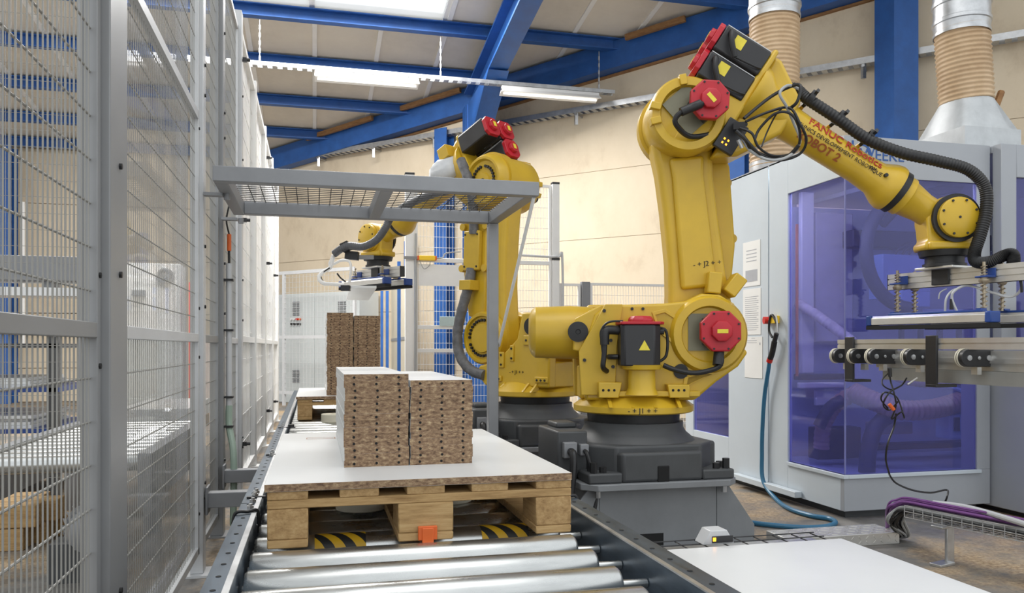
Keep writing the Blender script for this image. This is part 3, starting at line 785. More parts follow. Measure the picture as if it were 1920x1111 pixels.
b = sheet_box(-0.122, 0.684, PY1 - 0.006, PY1 + 1.21, ZB, ZB + 0.019).build('cover_board', [WHITE, CHIP], None, 0.0006, 1)
tag(b, 'white faced chipboard sheet lying on the pallet with orange stop', 'board')
G().box(-0.03, 0.075, PY1 + 0.99, PY1 + 0.994, ZB + 0.0192, ZB + 0.0196).box(-0.03, 0.075, PY1 + 1.03, PY1 + 1.034, ZB + 0.0192, ZB + 0.0196).box(0.073, 0.076, PY1 + 0.99, PY1 + 1.034, ZB + 0.0192, ZB + 0.0196).box(-0.03, -0.027, PY1 + 0.99, PY1 + 1.02, ZB + 0.0192, ZB + 0.0196).build('printed_mark', INKO, b)
b = sheet_box(-0.125, 0.684, PY2 - 0.01, PY2 + 1.21, ZB, ZB + 0.019).build('cover_board', [WHITE, CHIP], None, 0.0006, 1)
tag(b, 'white faced chipboard sheet under the tall far stack', 'board')

# ================================================================== STACKED STRIPS
def strip_proto(w, L_, th=0.01896):
    g = G(); vs = [(x, y, z) for z in (0, th) for y in (0, L_) for x in (0, w)]
    g.add(vs, [(0, 2, 3, 1), (4, 5, 7, 6), (0, 1, 5, 4), (2, 6, 7, 3), (0, 4, 6, 2), (1, 3, 7, 5)], [0, 0, 1, 1, 0, 0])
    o = g.build('chipboard_strip', [WHITE, CHIP], None, 0.0, 1, org=(0, 0, 0))
    h = G()
    for f in (0.155, 0.5, 0.845): h.cyl((w * f, -0.0006, th * 0.5), (w * f, 0.012, th * 0.5), 0.0038, 12)
    h.build('dowel_holes', DKHOLE, o)
    return o
SZ = ZB + 0.0191
ORD = 'lowest second third fourth fifth sixth seventh eighth ninth tenth eleventh twelfth thirteenth fourteenth fifteenth sixteenth seventeenth eighteenth nineteenth twentieth'.split()
ORD += ['twenty-' + w_ for w_ in 'first second third fourth fifth sixth seventh eighth ninth'.split()] + ['thirtieth', 'thirty-first']
first = None
def stack(x0, y0, w, n, lab, labtop, grp, jit, L_):
    global first
    z = SZ
    for k in range(n):
        if first is None or first[1] != (w, L_):
            o = strip_proto(w, L_); first = (o, (w, L_))
        else:
            o = first[0].copy(); COL.objects.link(o)
            for ch in first[0].children:
                c = ch.copy(); COL.objects.link(c); c.parent = o
        o.location = (x0 + random.uniform(-jit, jit), y0 + random.uniform(-jit, jit) * 0.8, z)
        tag(o, labtop if k == n - 1 else lab % ORD[k], 'board', grp)
        z += 0.0190
stack(0.0825, 2.335, 0.184, 14, 'drilled chipboard strip, %s from the board in taller column above orange stop', 'topmost chipboard strip of the taller column by the orange stop', 'chipboard strips on the front pallet', 0.0022, 0.87)
stack(0.2715, 2.335, 0.184, 13, 'drilled chipboard strip, %s from the board in shorter column above orange stop', 'topmost chipboard strip of the shorter column by the orange stop', 'chipboard strips on the front pallet', 0.0022, 0.87)
stack(0.085, 5.86, 0.1845, 31, 'chipboard strip, %s from the bottom in taller column of the tall far stack', 'topmost chipboard strip of the taller column of the far stack', 'chipboard strips on the far pallet', 0.003, 0.86)
stack(0.275, 5.86, 0.1845, 30, 'chipboard strip, %s from the bottom in shorter column of the tall far stack', 'topmost chipboard strip of the shorter column of the far stack', 'chipboard strips on the far pallet', 0.003, 0.86)

# pallet stop and wheels under the pallets
t = thing('pallet_stop', 'orange steel pallet stop standing before the middle pallet block', 'stop', (0.287, 2.06, 0.25))
G().box(0.262, 0.312, 2.080, 2.090, ZR + 0.004, ZR + 0.040).build('stop_plate', ORANGE, t, 0.002)
G().box(0.272, 0.302, 2.076, 2.080, ZR - 0.03, ZR + 0.036).build('stop_rib', ORANGE, t, 0.002)
G().box(0.275, 0.299, 2.130, 2.165, 0.245, ZR - 0.02).box(0.275, 0.299, 2.08, 2.165, ZR - 0.02, ZR + 0.004).build('stop_post', ORANGE, t, 0.002)
for (x, y, lab) in ((0.142, 2.56, 'cream plastic disc under the front pallet beside the left block'), (0.43, 2.62, 'cream plastic disc under the front pallet behind the middle block'), (0.12, 5.55, 'cream plastic disc on the rollers before the far pallet')):
    g = G().lathe((x, y, ZR), (0, 0, 1), [(0, 0.074), (0.003, 0.078), (0.052, 0.078), (0.056, 0.074), (0.056, 0.02), (0.050, 0.018)], 36)
    tag(g.build('transfer_disc', CREAM), lab, 'disc')

# ================================================================== MESH CANOPY
cn = thing('mesh_canopy', 'grey steel canopy frame with wire mesh spanning the conveyor', 'canopy', (0.25, 3.5, 0))
zc0, zc1 = CZ + 0.608, CZ + 0.665
cx0, cx1, cy0, cy1 = -0.363, 0.880, 3.105, 3.89
G().box(cx0, cx1, cy0, cy0 + 0.05, zc0, zc1).build('front_bar', STEELG, cn, 0.003)
G().box(cx0 + 0.05, cx1 - 0.05, cy1 - 0.05, cy1, zc0, zc1).build('rear_bar', STEELG, cn, 0.003)
G().box(cx0, cx0 + 0.05, cy0 + 0.0505, cy1, zc0, zc1).build('side_bar', STEELG, cn, 0.003)
G().box(cx1 - 0.05, cx1, cy0 + 0.0505, cy1, zc0, zc1).build('side_bar', STEELG, cn, 0.003)
G().box(0.25, 0.30, cy0 + 0.0505, cy1 - 0.0505, zc0, zc1 - 0.005).build('middle_bar', STEELG, cn, 0.003)
g = G()
n = 32
for i in range(1, n):
    y = cy0 + 0.05 + (cy1 - cy0 - 0.1) * i / n
    if i % 2 == 0: g.cyl((cx0 + 0.03, y, zc1 - 0.006), (cx1 - 0.03, y, zc1 - 0.006), 0.0018, 6)
for i in range(1, 24):
    x = cx0 + 0.05 + (cx1 - cx0 - 0.1) * i / 24
    g.cyl((x, cy0 + 0.03, zc1 - 0.002), (x, cy1 - 0.03, zc1 - 0.002), 0.0018, 6)
g.build('wire_mesh', WIREB, cn, kind='stuff')
G().box(cx1 - 0.05, cx1, cy1 - 0.05, cy1, 0.006, zc0).build('post', STEELG, cn, 0.003)
G().box(cx1 - 0.052, cx1 + 0.03, cy1 - 0.08, cy1 + 0.03, 0.0, 0.006).build('foot_plate', STEELG, cn)
G().cyl((cx1 - 0.015, cy0 + 0.03, zc0), (cx1 + 0.006, cy1 - 0.025, CZ + 0.005), 0.008, 10).build('tie_rod', WHITEP, cn, label='white diagonal tie rod')
for (x, y) in ((cx0 + 0.02, cy0 + 0.1), (cx0 + 0.02, cy1 - 0.06)):
    g = G().box(FXX + 0.026, cx0 + 0.01, y - 0.02 + 0.15, y + 0.02 + 0.15, zc0 - 0.012, zc0); g.cyl((cx0 + 0.025, y + .15, zc0 - 0.025), (cx0 + 0.025, y + .15, zc0), 0.012, 8)
    g.build('fixing_bracket', STEELG, cn)

# ================================================================== LOW TABLE WITH WHITE PANEL, RIGHT OF THE CONVEYOR
t = thing('low_table', 'low steel table beside the conveyor carrying a large white sheet', 'table', (1.35, 1.6, 0))
G().box(0.93, 1.74, 0.75, 2.39, 0.19, 0.22).build('table_top', STEELG, t)
for x in (0.98, 1.69):
    for y in (0.8, 2.33): G().box(x - 0.03, x + 0.03, y - 0.03, y + 0.03, 0, 0.19).build('leg', STEELG, t)
g = G()
for i in range(12): 
    x = 0.90 + i * 0.075; g.cyl((x, 2.40, 0.232), (x, 2.53, 0.232), 0.0022, 6)
for y in (2.41, 2.47, 2.53): g.cyl((0.88, y, 0.235), (1.74, y, 0.235), 0.0022, 6)
g.build('wire_deck', WIREB, t, kind='stuff')
G().box(0.88, 1.74, 2.395, 2.545, 0.205, 0.212).build('deck_plate', ZINC, t)
b = sheet_box(0.90, 1.766, 0.72, 2.41, 0.2205, 0.2395).build('laminated_sheet', [WHITE, CHIP], None, 0.0006, 1)
tag(b, 'large white sheet lying on the low table right of the conveyor', 'board')
sx, sy = on_z(1352, 1015, 0.25).x, 2.47
t = thing('sensor_housing', 'small grey sloped sensor housing with orange light behind the large white sheet', 'sensor', (sx, sy, 0.2375))
G().prism([(sx - 0.058, 0.238), (sx + 0.058, 0.238), (sx + 0.03, 0.285), (sx - 0.03, 0.285)], sy - 0.03, sy + 0.035).build('cover', FENCEL, t, 0.003)
G().box(sx - 0.026, sx + 0.05, sy - 0.033, sy - 0.0302, 0.244, 0.266).build('window', BLKM, t)
G().box(sx - 0.024, sx - 0.014, sy - 0.036, sy - 0.0332, 0.25, 0.262).build('indicator', LEDO, t)
# ================================================================== ROBOTS
def robot(base, heading, lean, pitch, wrist_yaw, label, number, base_yaw=0.0, wrist_tilt=0.0):
    """base: centre of the cast base on its pedestal, heading: direction of the arm, lean: upper arm, pitch: forearm (down positive)"""
    base = Vector(base); t = thing('industrial_robot', label, 'robot', base)
    B = Matrix.Translation(base) @ Matrix.Rotation(base_yaw, 4, 'Z')
    # ---- cast base
    g = G(B)
    c = 0.11; w = 0.33
    octo = [(-w + c, -w), (w - c, -w), (w, -w + c), (w, w - c), (w - c, w), (-w + c, w), (-w, w - c), (-w, -w + c)]
    g.prism([(a * 0.92, b * 0.92) for a, b in octo], 0.0, 0.155, fn=lambda a, b, k: (a, b, k))
    g.build('base', CAST, t, 0.012, 3)
    bs = G(B).prism([(-0.19, -0.345), (0.19, -0.345), (0.20, -0.30), (0.20, 0.30), (-0.20, 0.30), (-0.20, -0.30)], 0.0, 0.13, fn=lambda a, b, k: (a, b, k))
    bs.box(-0.345, 0.345, -0.17, 0.17, 0.0, 0.15)
    bs.build('base_body', CAST, t, 0.014, 3)
    g = G(B).lathe((0, 0, 0.14), (0, 0, 1), [(0, 0.30), (0.02, 0.285), (0.05, 0.25), (0.075, 0.235), (0.10, 0.235)], 40)
    g.build('base_neck', CAST, t, sharp=40)
    ft = None
    for sx_ in (-1, 1):
        for sy_ in (-1, 1):
            f = G(B).prism([(sx_ * 0.19, sy_ * 0.345), (sx_ * 0.345, sy_ * 0.345), (sx_ * 0.345, sy_ * 0.19), (sx_ * 0.19, sy_ * 0.19)], 0.0, 0.045, fn=lambda a, b, k: (a, b, k)).build('foot', CAST, t, 0.008, 2)
            bb = G(B)
            for (ax, ay) in ((0.31, 0.27), (0.27, 0.315), (0.315, 0.32)):
                h_ = 0.025 if ax < .315 else 0.045
                bb.cyl((sx_ * ax, sy_ * ay, 0.045), (sx_ * ax, sy_ * ay, 0.045 + h_), 0.016, 6)
            bb.build('bolts', BLK, f)
    G(B).box(-0.028, 0.028, -0.349, -0.335, 0.0, 0.07).build('fork_slot', DKHOLE, t, 0.004)
    # connector box at the rear side of the base
    cb = G(B).box(-0.44, -0.30, -0.20, 0.12, 0.02, 0.215).box(-0.40, -0.30, -0.05, 0.10, 0.215, 0.24).build('connector_box', CAST, t, 0.008)
    pl = G(B)
    for yy in (-0.11, 0.0):
        pl.box(-0.42, -0.36, -0.235, -0.20, 0.10, 0.17) if yy < -0.05 else pl.box(-0.345, -0.305, -0.235, -0.20, 0.11, 0.16)
    pl.build_each('plug', STEELG, cb, 0.004)
    cab = G(B)
    cab.tube([(-0.39, -0.235, 0.13), (-0.39, -0.27, 0.12), (-0.395, -0.285, 0.05), (-0.41, -0.29, -0.06), (-0.44, -0.31, -0.20)], 0.017, 10)
    cab.tube([(-0.325, -0.235, 0.13), (-0.325, -0.265, 0.12), (-0.31, -0.28, 0.05), (-0.29, -0.29, -0.05), (-0.33, -0.31, -0.20)], 0.010, 10)
    cab.build_each('cable', BLK, cb)
    # ---- turntable
    H = Matrix.Translation(base) @ Matrix.Rotation(heading, 4, 'Z')
    G(H).lathe((0, 0, 0.215), (0, 0, 1), [(0, 0.215), (0.05, 0.22), (0.075, 0.22)], 40).build('bearing', BLK, t)
    tt = G(H).lathe((0, 0, 0.285), (0, 0, 1), [(0, 0.275), (0.006, 0.285), (0.032, 0.285), (0.038, 0.275), (0.075, 0.225), (0.09, 0.20)], 48).build('turntable', YEL, t, sharp=25)
    # carriage: side plate at the motor side (-y) and the balancer side
    cs = [(-0.24, 0.345), (0.26, 0.345), (0.36, 0.43), (0.46, 0.50), (0.505, 0.565), (0.47, 0.60), (0.49, 0.65), (0.48, 0.72), (0.44, 0.79), (0.375, 0.83), (0.29, 0.835),
          (0.22, 0.80), (0.12, 0.79), (-0.02, 0.785), (-0.14, 0.785), (-0.20, 0.74), (-0.26, 0.56), (-0.255, 0.46)]
    ca = G(H).prism(cs, -0.165, -0.06).build('carriage', YEL, t, 0.012, 3)
    # stepped rim of the shoulder bearing, motor recess
    J2 = Vector((0.322, 0, 0.648))
    ri = G(H).lathe(J2 + Vector((0, -0.055, 0)), (0, -1, 0), [(0, 0.178), (0.115, 0.178), (0.135, 0.165), (0.135, 0.130), (0.112, 0.122), (0.112, 0.02)], 48).build('shoulder_rim', YEL, t, sharp=35)
    G(H).cyl(J2 + Vector((-0.128, -0.166, -0.17)), J2 + Vector((-0.128, -0.172, -0.17)), 0.034, 24).build('plug_cover', BLK, ca)
    for pk in ([(0.09, 0.66), (0.16, 0.60), (0.175, 0.73), (0.12, 0.765), (0.06, 0.75)], [(0.20, 0.40), (0.30, 0.45), (0.36, 0.47), (0.30, 0.475), (0.21, 0.45)]):
        cxk = sum(p_[0] for p_ in pk) / len(pk); czk = sum(p_[1] for p_ in pk) / len(pk)
        inn = [(cxk + (a_ - cxk) * 0.72, czk + (b_ - czk) * 0.72) for a_, b_ in pk]
        n_ = len(pk); rg = G(H); fn_ = lambda a_, b_, c_: (a_, c_, b_)
        rg.add([fn_(a_, b_, -0.165) for a_, b_ in pk] + [fn_(a_, b_, -0.172) for a_, b_ in pk] + [fn_(a_, b_, -0.172) for a_, b_ in inn] + [fn_(a_, b_, -0.160) for a_, b_ in inn],
               [(i_, (i_ + 1) % n_, n_ + (i_ + 1) % n_, n_ + i_) for i_ in range(n_)] + [(n_ + i_, n_ + (i_ + 1) % n_, 2 * n_ + (i_ + 1) % n_, 2 * n_ + i_) for i_ in range(n_)] + [(2 * n_ + i_, 2 * n_ + (i_ + 1) % n_, 3 * n_ + (i_ + 1) % n_, 3 * n_ + i_) for i_ in range(n_)] + [tuple(range(n_))])
        rg.build('web_rib', YEL, ca, 0.002)
    # gusset plate with bolts on the carriage
    gp = G(H).prism([(-0.265, 0.37), (-0.11, 0.37), (-0.10, 0.60), (-0.075, 0.785), (-0.155, 0.785), (-0.275, 0.57)], -0.185, -0.166).build('side_plate', YELD, ca, 0.003)
    bb = G(H)
    for (x, z) in ((-0.25, 0.53), (-0.16, 0.755), (-0.13, 0.40), (-0.13, 0.62), (-0.12, 0.50)): bb.cyl((x, -0.185, z), (x, -0.192, z), 0.008, 8)
    for (x, z) in ((-0.03, 0.765), (0.02, 0.765)): bb.cyl((x, -0.165, z), (x, -0.171, z), 0.007, 8)
    bb.build('bolts', BLK, ca)
    # front ledge with three-hole pads
    le = G(H).box(-0.19, 0.27, -0.225, -0.16, 0.365, 0.39).prism([(-0.19, 0.36), (-0.10, 0.36), (-0.085, 0.43), (-0.19, 0.43)], -0.235, -0.16).prism([(0.13, 0.36), (0.22, 0.36), (0.22, 0.42), (0.12, 0.42)], -0.235, -0.16)
    le.build('front_ledge', YEL, ca, 0.004)
    bb = G(H)
    for x in (-0.17, -0.145, -0.12, 0.145, 0.17, 0.195): bb.cyl((x, -0.235, 0.395), (x, -0.2365, 0.395), 0.006, 8)
    bb.build('pad_holes', DKHOLE, ca)
    for x in (-0.14, -0.04, 0.06, 0.17): G(H).prism([(-0.28, 0.32), (-0.17, 0.32), (-0.17, 0.37)], x - 0.008, x + 0.008, fn=lambda a, b, k: (k, a, b)).build('rib', YEL, ca)
    # far side of the carriage (seen on the other robot)
    cf = [(-0.27, 0.345), (0.25, 0.345), (0.33, 0.42), (0.30, 0.47), (0.15, 0.50), (-0.02, 0.64), (-0.06, 0.80), (-0.20, 0.80), (-0.28, 0.70)]
    fa = G(H).prism(cf, 0.13, 0.20).build('carriage_wall', YEL, t, 0.012, 3)
    G(H).box(-0.26, 0.24, -0.06, 0.13, 0.345, 0.50).build('carriage_core', YEL, t, 0.01)
    fb = G(H)
    fb.box(-0.18, -0.08, 0.20, 0.212, 0.60, 0.66); fb.box(-0.275, -0.25, 0.20, 0.21, 0.52, 0.60); fb.box(0.0, 0.03, 0.20, 0.21, 0.50, 0.60); fb.box(0.08, 0.12, 0.20, 0.212, 0.46, 0.56)
    fb.box(-0.27, -0.17, 0.20, 0.212, 0.375, 0.41); fb.box(0.10, 0.20, 0.20, 0.212, 0.375, 0.41)
    fb.build_each('pad', YEL, fa, 0.004)
    bb = G(H)
    for (x, z) in ((-0.155, 0.63), (-0.105, 0.63), (-0.263, 0.54), (-0.263, 0.58), (0.10, 0.48), (0.10, 0.54), (0.015, .52), (.015, .58), (-0.25, 0.39), (-0.22, 0.39), (-0.19, 0.39), (0.12, 0.39), (0.15, 0.39), (0.18, 0.39)): bb.cyl((x, 0.21, z), (x, 0.216, z), 0.007, 8)
    bb.build('bolts', BLK, fa)
    for k in range(6):
        x = -0.18 + 0.065 * k
        G(H).prism([(0.26, 0.32), (0.19, 0.32), (0.19, 0.38)], x - 0.007, x + 0.007, fn=lambda a, b, kk: (kk, a, b)).build('rib', YEL, fa)
    # spring balancer cylinder at the rear
    ba = G(H).lathe((-0.50, 0.02, 0.66), (1, 0, 0), [(0, 0.075), (0.012, 0.105), (0.03, 0.122), (0.20, 0.128), (0.30, 0.122), (0.34, 0.10)], 40).build('balancer', YEL, t, sharp=35)
    G(H).prism([(-0.30, 0.66 - 0.085), (-0.235, 0.56), (-0.10, 0.60), (-0.10, 0.78), (-0.17, 0.785), (-0.29, 0.72)], -0.15, -0.118).build('balancer_lug', YEL, ba, 0.006)
    G(H).lathe((-0.277, -0.148, 0.66), (0, -1, 0), [(0, 0.047), (0.012, 0.047), (0.014, 0.012), (0.008, 0.010)], 28).build('pivot_cover', BLK, ba)
    G(H).lathe((-0.14, 0.199, 0.715), (0, 1, 0), [(0, 0.052), (0.014, 0.052), (0.016, 0.012)], 28).build('pivot_cover', BLK, ba)
    # ---- J1 motor: vertical, on a bracket tube at the front
    mj = G(H).lathe((0.005, -0.225, 0.375), (0, 0, 1), [(0, 0.075), (0.01, 0.07), (0.03, 0.062), (0.11, 0.06), (0.115, 0.085), (0.135, 0.09)], 28).build('motor_bracket', YEL, t, sharp=35)
    mo = G(H).prism([(-0.082, -0.30), (0.05, -0.30), (0.082, -0.27), (0.082, -0.16), (-0.082, -0.16), (-0.097, -0.185), (-0.097, -0.28)], 0.505, 0.69, fn=lambda a, b, k: (a, b, k)).build('base_motor', BLKM, t, 0.006)
    cap = G(H).prism([(-0.097, -0.305), (0.075, -0.305), (0.097, -0.275), (0.097, -0.16), (-0.097, -0.16), (-0.11, -0.20)], 0.69, 0.703, fn=lambda a, b, k: (a, b, k))
    cap.lathe((0.0, -0.235, 0.703), (0, 0, 1), [(0, 0.06), (0.012, 0.058), (0.026, 0.045)], 8)
    cap.build('motor_cap', RED, mo, 0.003)
    G(H).prism([(-0.02, 0.575), (0.03, 0.575), (0.005, 0.62)], -0.3022, -0.3005).build('warning_sticker', LABEL, mo)
    cb2 = G(H).tube([(-0.10, -0.24, 0.665), (-0.155, -0.245, 0.665), (-0.165, -0.25, 0.64), (-0.165, -0.25, 0.60)], 0.021, 12).tube([(-0.165, -0.25, 0.60), (-0.168, -0.25, 0.55), (-0.172, -0.245, 0.50), (-0.15, -0.20, 0.48)], 0.012, 10).tube([(-0.085, -0.27, 0.705), (-0.15, -0.26, 0.70), (-0.182, -0.25, 0.66), (-0.178, -0.25, 0.60), (-0.168, -0.245, 0.52)], 0.005, 8)
    cb2.tube([(0.075, -0.25, 0.675), (0.108, -0.25, 0.665), (0.118, -0.245, 0.61), (0.112, -0.24, 0.55), (0.085, -0.235, 0.525)], 0.0065, 10).tube([(0.07, -0.25, 0.66), (0.10, -0.25, 0.66)], 0.015, 10, smooth=False).tube([(-0.10, -0.22, 0.545), (-0.13, -0.21, 0.545), (-0.14, -0.19, 0.545)], 0.012, 8)
    cb2.build_each('motor_cable', BLK, mo)
    # ---- J2 motor (octagonal red cap)
    def oct_motor(M, o, ax, up, r, body_l, square, nm):
        o = Vector(o); a, s, u = frame(ax, up)
        m_ = G(M)
        m_.beam(o, o + Vector(ax).normalized() * body_l, square, square, up)
        mm = m_.build(nm, BLKM, t, 0.006)
        e = o + Vector(ax).normalized() * body_l
        G(M).lathe(e, ax, [(0, r), (0.03, r), (0.034, r - 0.005)], 8, phase=PI / 8, up=up).lathe(e + Vector(ax).normalized() * 0.034, ax, [(0, r * 0.5), (0.022, r * 0.5), (0.026, r * 0.4)], 8, phase=PI / 8, up=up).build('motor_cap', RED, mm, 0.003)
        q = e + Vector(ax).normalized() * 0.0605
        G(M).beam(q - s * 0.024, q + s * 0.024, 0.002, 0.018, up=u).build('rating_sticker', LABEL, mm)
        bb = G(M)
        for k in range(8):
            th = PI / 4 * k + PI / 8
            c_ = e + Vector(ax).normalized() * 0.03 + (s * math.cos(th) + u * math.sin(th)) * (r * 0.86)
            bb.cyl(c_, c_ + Vector(ax).normalized() * 0.007, 0.005, 6)
        bb.build('bolts', BLK, mm)
        return mm
    m2 = oct_motor(H, J2 + Vector((0.03, -0.155, 0.012)), (0, -1, 0), (0, 0, 1), 0.098, 0.085, 0.125, 'shoulder_motor')
    G(H).beam(J2 + Vector((-0.045, -0.167, 0.01)), J2 + Vector((-0.045, -0.172, 0.01)), 0.10, 0.17, (0, 0, 1)).build('mounting_flange', mat('olive_metal', (0.20, 0.19, 0.13), 0.4, 0.4), m2)
    G(H).tube([J2 + Vector((0.035, -0.24, -0.075)), J2 + Vector((0.035, -0.255, -0.125)), J2 + Vector((0.01, -0.25, -0.155)), J2 + Vector((-0.08, -0.24, -0.175)), J2 + Vector((-0.17, -0.235, -0.16)), J2 + Vector((-0.22, -0.23, -0.14))], 0.012, 10).tube([J2 + Vector((0.03, -0.235, -0.08)), J2 + Vector((0.02, -0.25, -0.14))], 0.024, 12, smooth=False).build('motor_cable', BLK, m2)
    # ---- upper arm
    A = H @ Matrix.Translation(J2) @ Matrix.Rotation(lean, 4, 'Y')
    L2 = 1.012
    ua = [(-0.165, 0.0), (-0.16, -0.08), (-0.11, -0.15), (0.0, -0.175), (0.11, -0.15), (0.16, -0.08), (0.168, 0.03), (0.155, 0.14), (0.142, 0.30), (0.132, 0.55), (0.125, 0.75), (0.135, 0.86),
          (0.150, 0.98), (0.11, 1.09), (0.0, 1.15), (-0.10, 1.11), (-0.155, 1.01), (-0.150, 0.90), (-0.135, 0.78), (-0.128, 0.60), (-0.128, 0.35), (-0.14, 0.20), (-0.155, 0.10)]
    arm = G(A).prism(ua, -0.055, 0.10).build('upper_arm', YEL, t, 0.03, 4)
    G(A).prism([(-0.085, 0.22), (0.085, 0.22), (0.072, 0.75), (0.082, 0.84), (-0.082, 0.84), (-0.075, 0.75)], -0.085, -0.05).build('arm_web', YEL, arm, 0.022, 4)
    # stopper blocks near the shoulder
    for ang in (-48, ):
        pass
    sb = G(A)
    for (x, z, r_) in ((0.155, 0.215, -0.75), (0.06, 0.235, -0.2)):
        Mb = A @ Matrix.Translation((x, -0.09, z)) @ Matrix.Rotation(-r_, 4, 'Y')
        sb.merge(G(Mb).box(-0.032, 0.032, -0.05, 0.05, -0.05, 0.05))
    sb.build_each('stopper_block', YEL, arm, 0.006)
    # shoulder and elbow gear covers on the far side (+y) with bolt circles
    def gear_face(c_, r_, nb, nm):
        f = G(A).lathe(c_, (0, 1, 0), [(0, r_), (0.045, r_), (0.062, r_ - 0.012), (0.062, r_ - 0.028), (0.045, r_ - 0.034), (0.045, r_ - 0.075), (0.058, r_ - 0.080), (0.058, 0.02)], 48).build(nm, YEL, arm, sharp=35)
        return f
    gear_face(Vector((0, 0.095, 0)), 0.172, 24, 'shoulder_gear_cover')
    bb = G(A)
    for k in range(30):
        if k % 10 == 9: continue
        th = 2 * PI * k / 30; p_ = Vector((math.cos(th) * 0.116, 0.138, math.sin(th) * 0.116)); bb.cyl(p_, p_ + Vector((0, 0.014, 0)), 0.0095, 8)
    bb.build('shoulder_bolts', BLK, arm)
    # ribs of the arm and covers, hose sleeve on the far side
    G(A).prism([(0.02, 0.10), (0.17, 0.14), (0.225, 0.42), (0.235, 0.80), (0.20, 0.92), (0.02, 0.92)], 0.05, 0.112).build('cable_bracket', YEL, arm, 0.012, 2)
    cp = G(A).box(0.055, 0.195, 0.112, 0.15, 0.44, 0.70).build('cable_cover', YELD, arm, 0.008, 2)
    bb = G(A)
    for x in (0.07, 0.18):
        for z in (0.465, 0.675): bb.cyl((x, 0.15, z), (x, 0.154, z), 0.007, 8)
    bb.build('bolts', BLK, cp)
    ear = G(A)
    for x in (0.02, 0.225):
        for z in (0.455, 0.73): ear.cyl((x, 0.095, z), (x, 0.135, z), 0.024, 16)
    ear.build_each('cover_ear', YEL, arm)
    G(A).box(0.075, 0.175, 0.113, 0.20, 0.31, 0.375).build('hose_clamp', YELD, arm, 0.003)
    G(A).tube([(-0.08, 0.20, -0.235), (0.03, 0.20, -0.215), (0.12, 0.195, -0.16), (0.175, 0.19, -0.08), (0.19, 0.185, 0.03), (0.175, 0.18, 0.13), (0.15, 0.17, 0.24), (0.125, 0.16, 0.34), (0.125, 0.14, 0.45)], 0.034, 14, ribs=0.04).tube([(0.11, 0.14, 0.68), (0.10, 0.16, 0.80), (0.09, 0.19, 0.92), (0.13, 0.20, 1.05), (0.20, 0.19, 1.16)], 0.032, 14, ribs=0.04).build_each('hose_sleeve', HOSEG, arm)
    # ---- elbow housing + forearm
    J3 = Vector((0, 0, L2))
    J3w = A @ J3
    E = Matrix.Translation(J3w) @ (Matrix.Translation(base) @ Matrix.Rotation(heading, 4, 'Z')).to_3x3().to_4x4() @ Matrix.Rotation(pitch, 4, 'Y')
    OFF = 0.268
    eh = G(E).lathe((0, -0.10, 0), (0, -1, 0), [(-0.16, 0.165), (-0.16, 0.174), (-0.02, 0.176), (0.07, 0.176), (0.09, 0.165), (0.09, 0.13), (0.06, 0.12), (0.06, 0.02)], 48).build('elbow_housing', YEL, t, sharp=35)
    # casting from elbow to the flange plate; profile in (s,t)
    ec = [(-0.10, -0.13), (0.06, -0.17), (0.20, -0.09), (0.205, 0.46), (0.175, 0.47), (0.165, 0.18), (0.05, 0.165), (-0.10, 0.14)]
    G(E).prism([(0.0, -0.172), (0.18, -0.06), (0.205, 0.02), (0.205, 0.475), (0.178, 0.475), (0.165, 0.19), (0.0, 0.172)], -0.165, 0.075).build('elbow_casting', YEL, eh, 0.012, 3)
    # far side bolt circle
    ef = G(E).lathe((0, 0.09, 0), (0, 1, 0), [(-0.03, 0.19), (0.03, 0.19), (0.03, 0.176), (0.075, 0.170), (0.105, 0.150), (0.105, 0.135), (0.085, 0.125), (0.085, 0.05), (0.095, 0.045), (0.095, 0.012)], 48).build('elbow_gear_cover', YEL, eh, sharp=35)
    bb = G(E)
    for k in range(26):
        if k % 9 == 8: continue
        th = 2 * PI * k / 26; p_ = Vector((math.cos(th) * 0.090, 0.174, math.sin(th) * 0.090)); bb.cyl(p_, p_ + Vector((0, 0.014, 0)), 0.0095, 8)
    bb.cyl((0, 0.185, 0), (0, 0.19, 0), 0.012, 8)
    bb.build('elbow_bolts', BLK, eh)
    # lugs on the rim
    lg = G(E)
    for th in (200, 225, 132):
        a_ = math.radians(th); Mq = E @ Matrix.Translation((math.cos(a_) * 0.16, -0.175, math.sin(a_) * 0.16)) @ Matrix.Rotation(-a_, 4, 'Y')
        lg.merge(G(Mq).box(-0.03, 0.018, -0.03, 0.02, -0.016, 0.016))
    lg.build_each('rim_lug', YEL, eh, 0.003)
    m3 = oct_motor(E, Vector((0.045, -0.155, 0.075)), (0, -1, 0), (0.3, 0, 1), 0.094, 0.085, 0.12, 'elbow_motor')
    G(E).beam((-0.01, -0.168, 0.02), (-0.01, -0.173, 0.02), 0.19, 0.15, (0.3, 0, 1)).build('mounting_flange', mat('olive_metal', (0, 0, 0)), m3)
    G(E).tube([(0.04, -0.28, 0.05), (-0.005, -0.295, 0.0), (-0.04, -0.28, -0.07), (-0.02, -0.26, -0.10), (0.06, -0.20, -0.09), (0.14, -0.175, -0.02)], 0.012, 10).tube([(0.02, -0.285, 0.03), (-0.035, -0.29, -0.05)], 0.02, 12, smooth=False).build('motor_cable', BLK, m3)
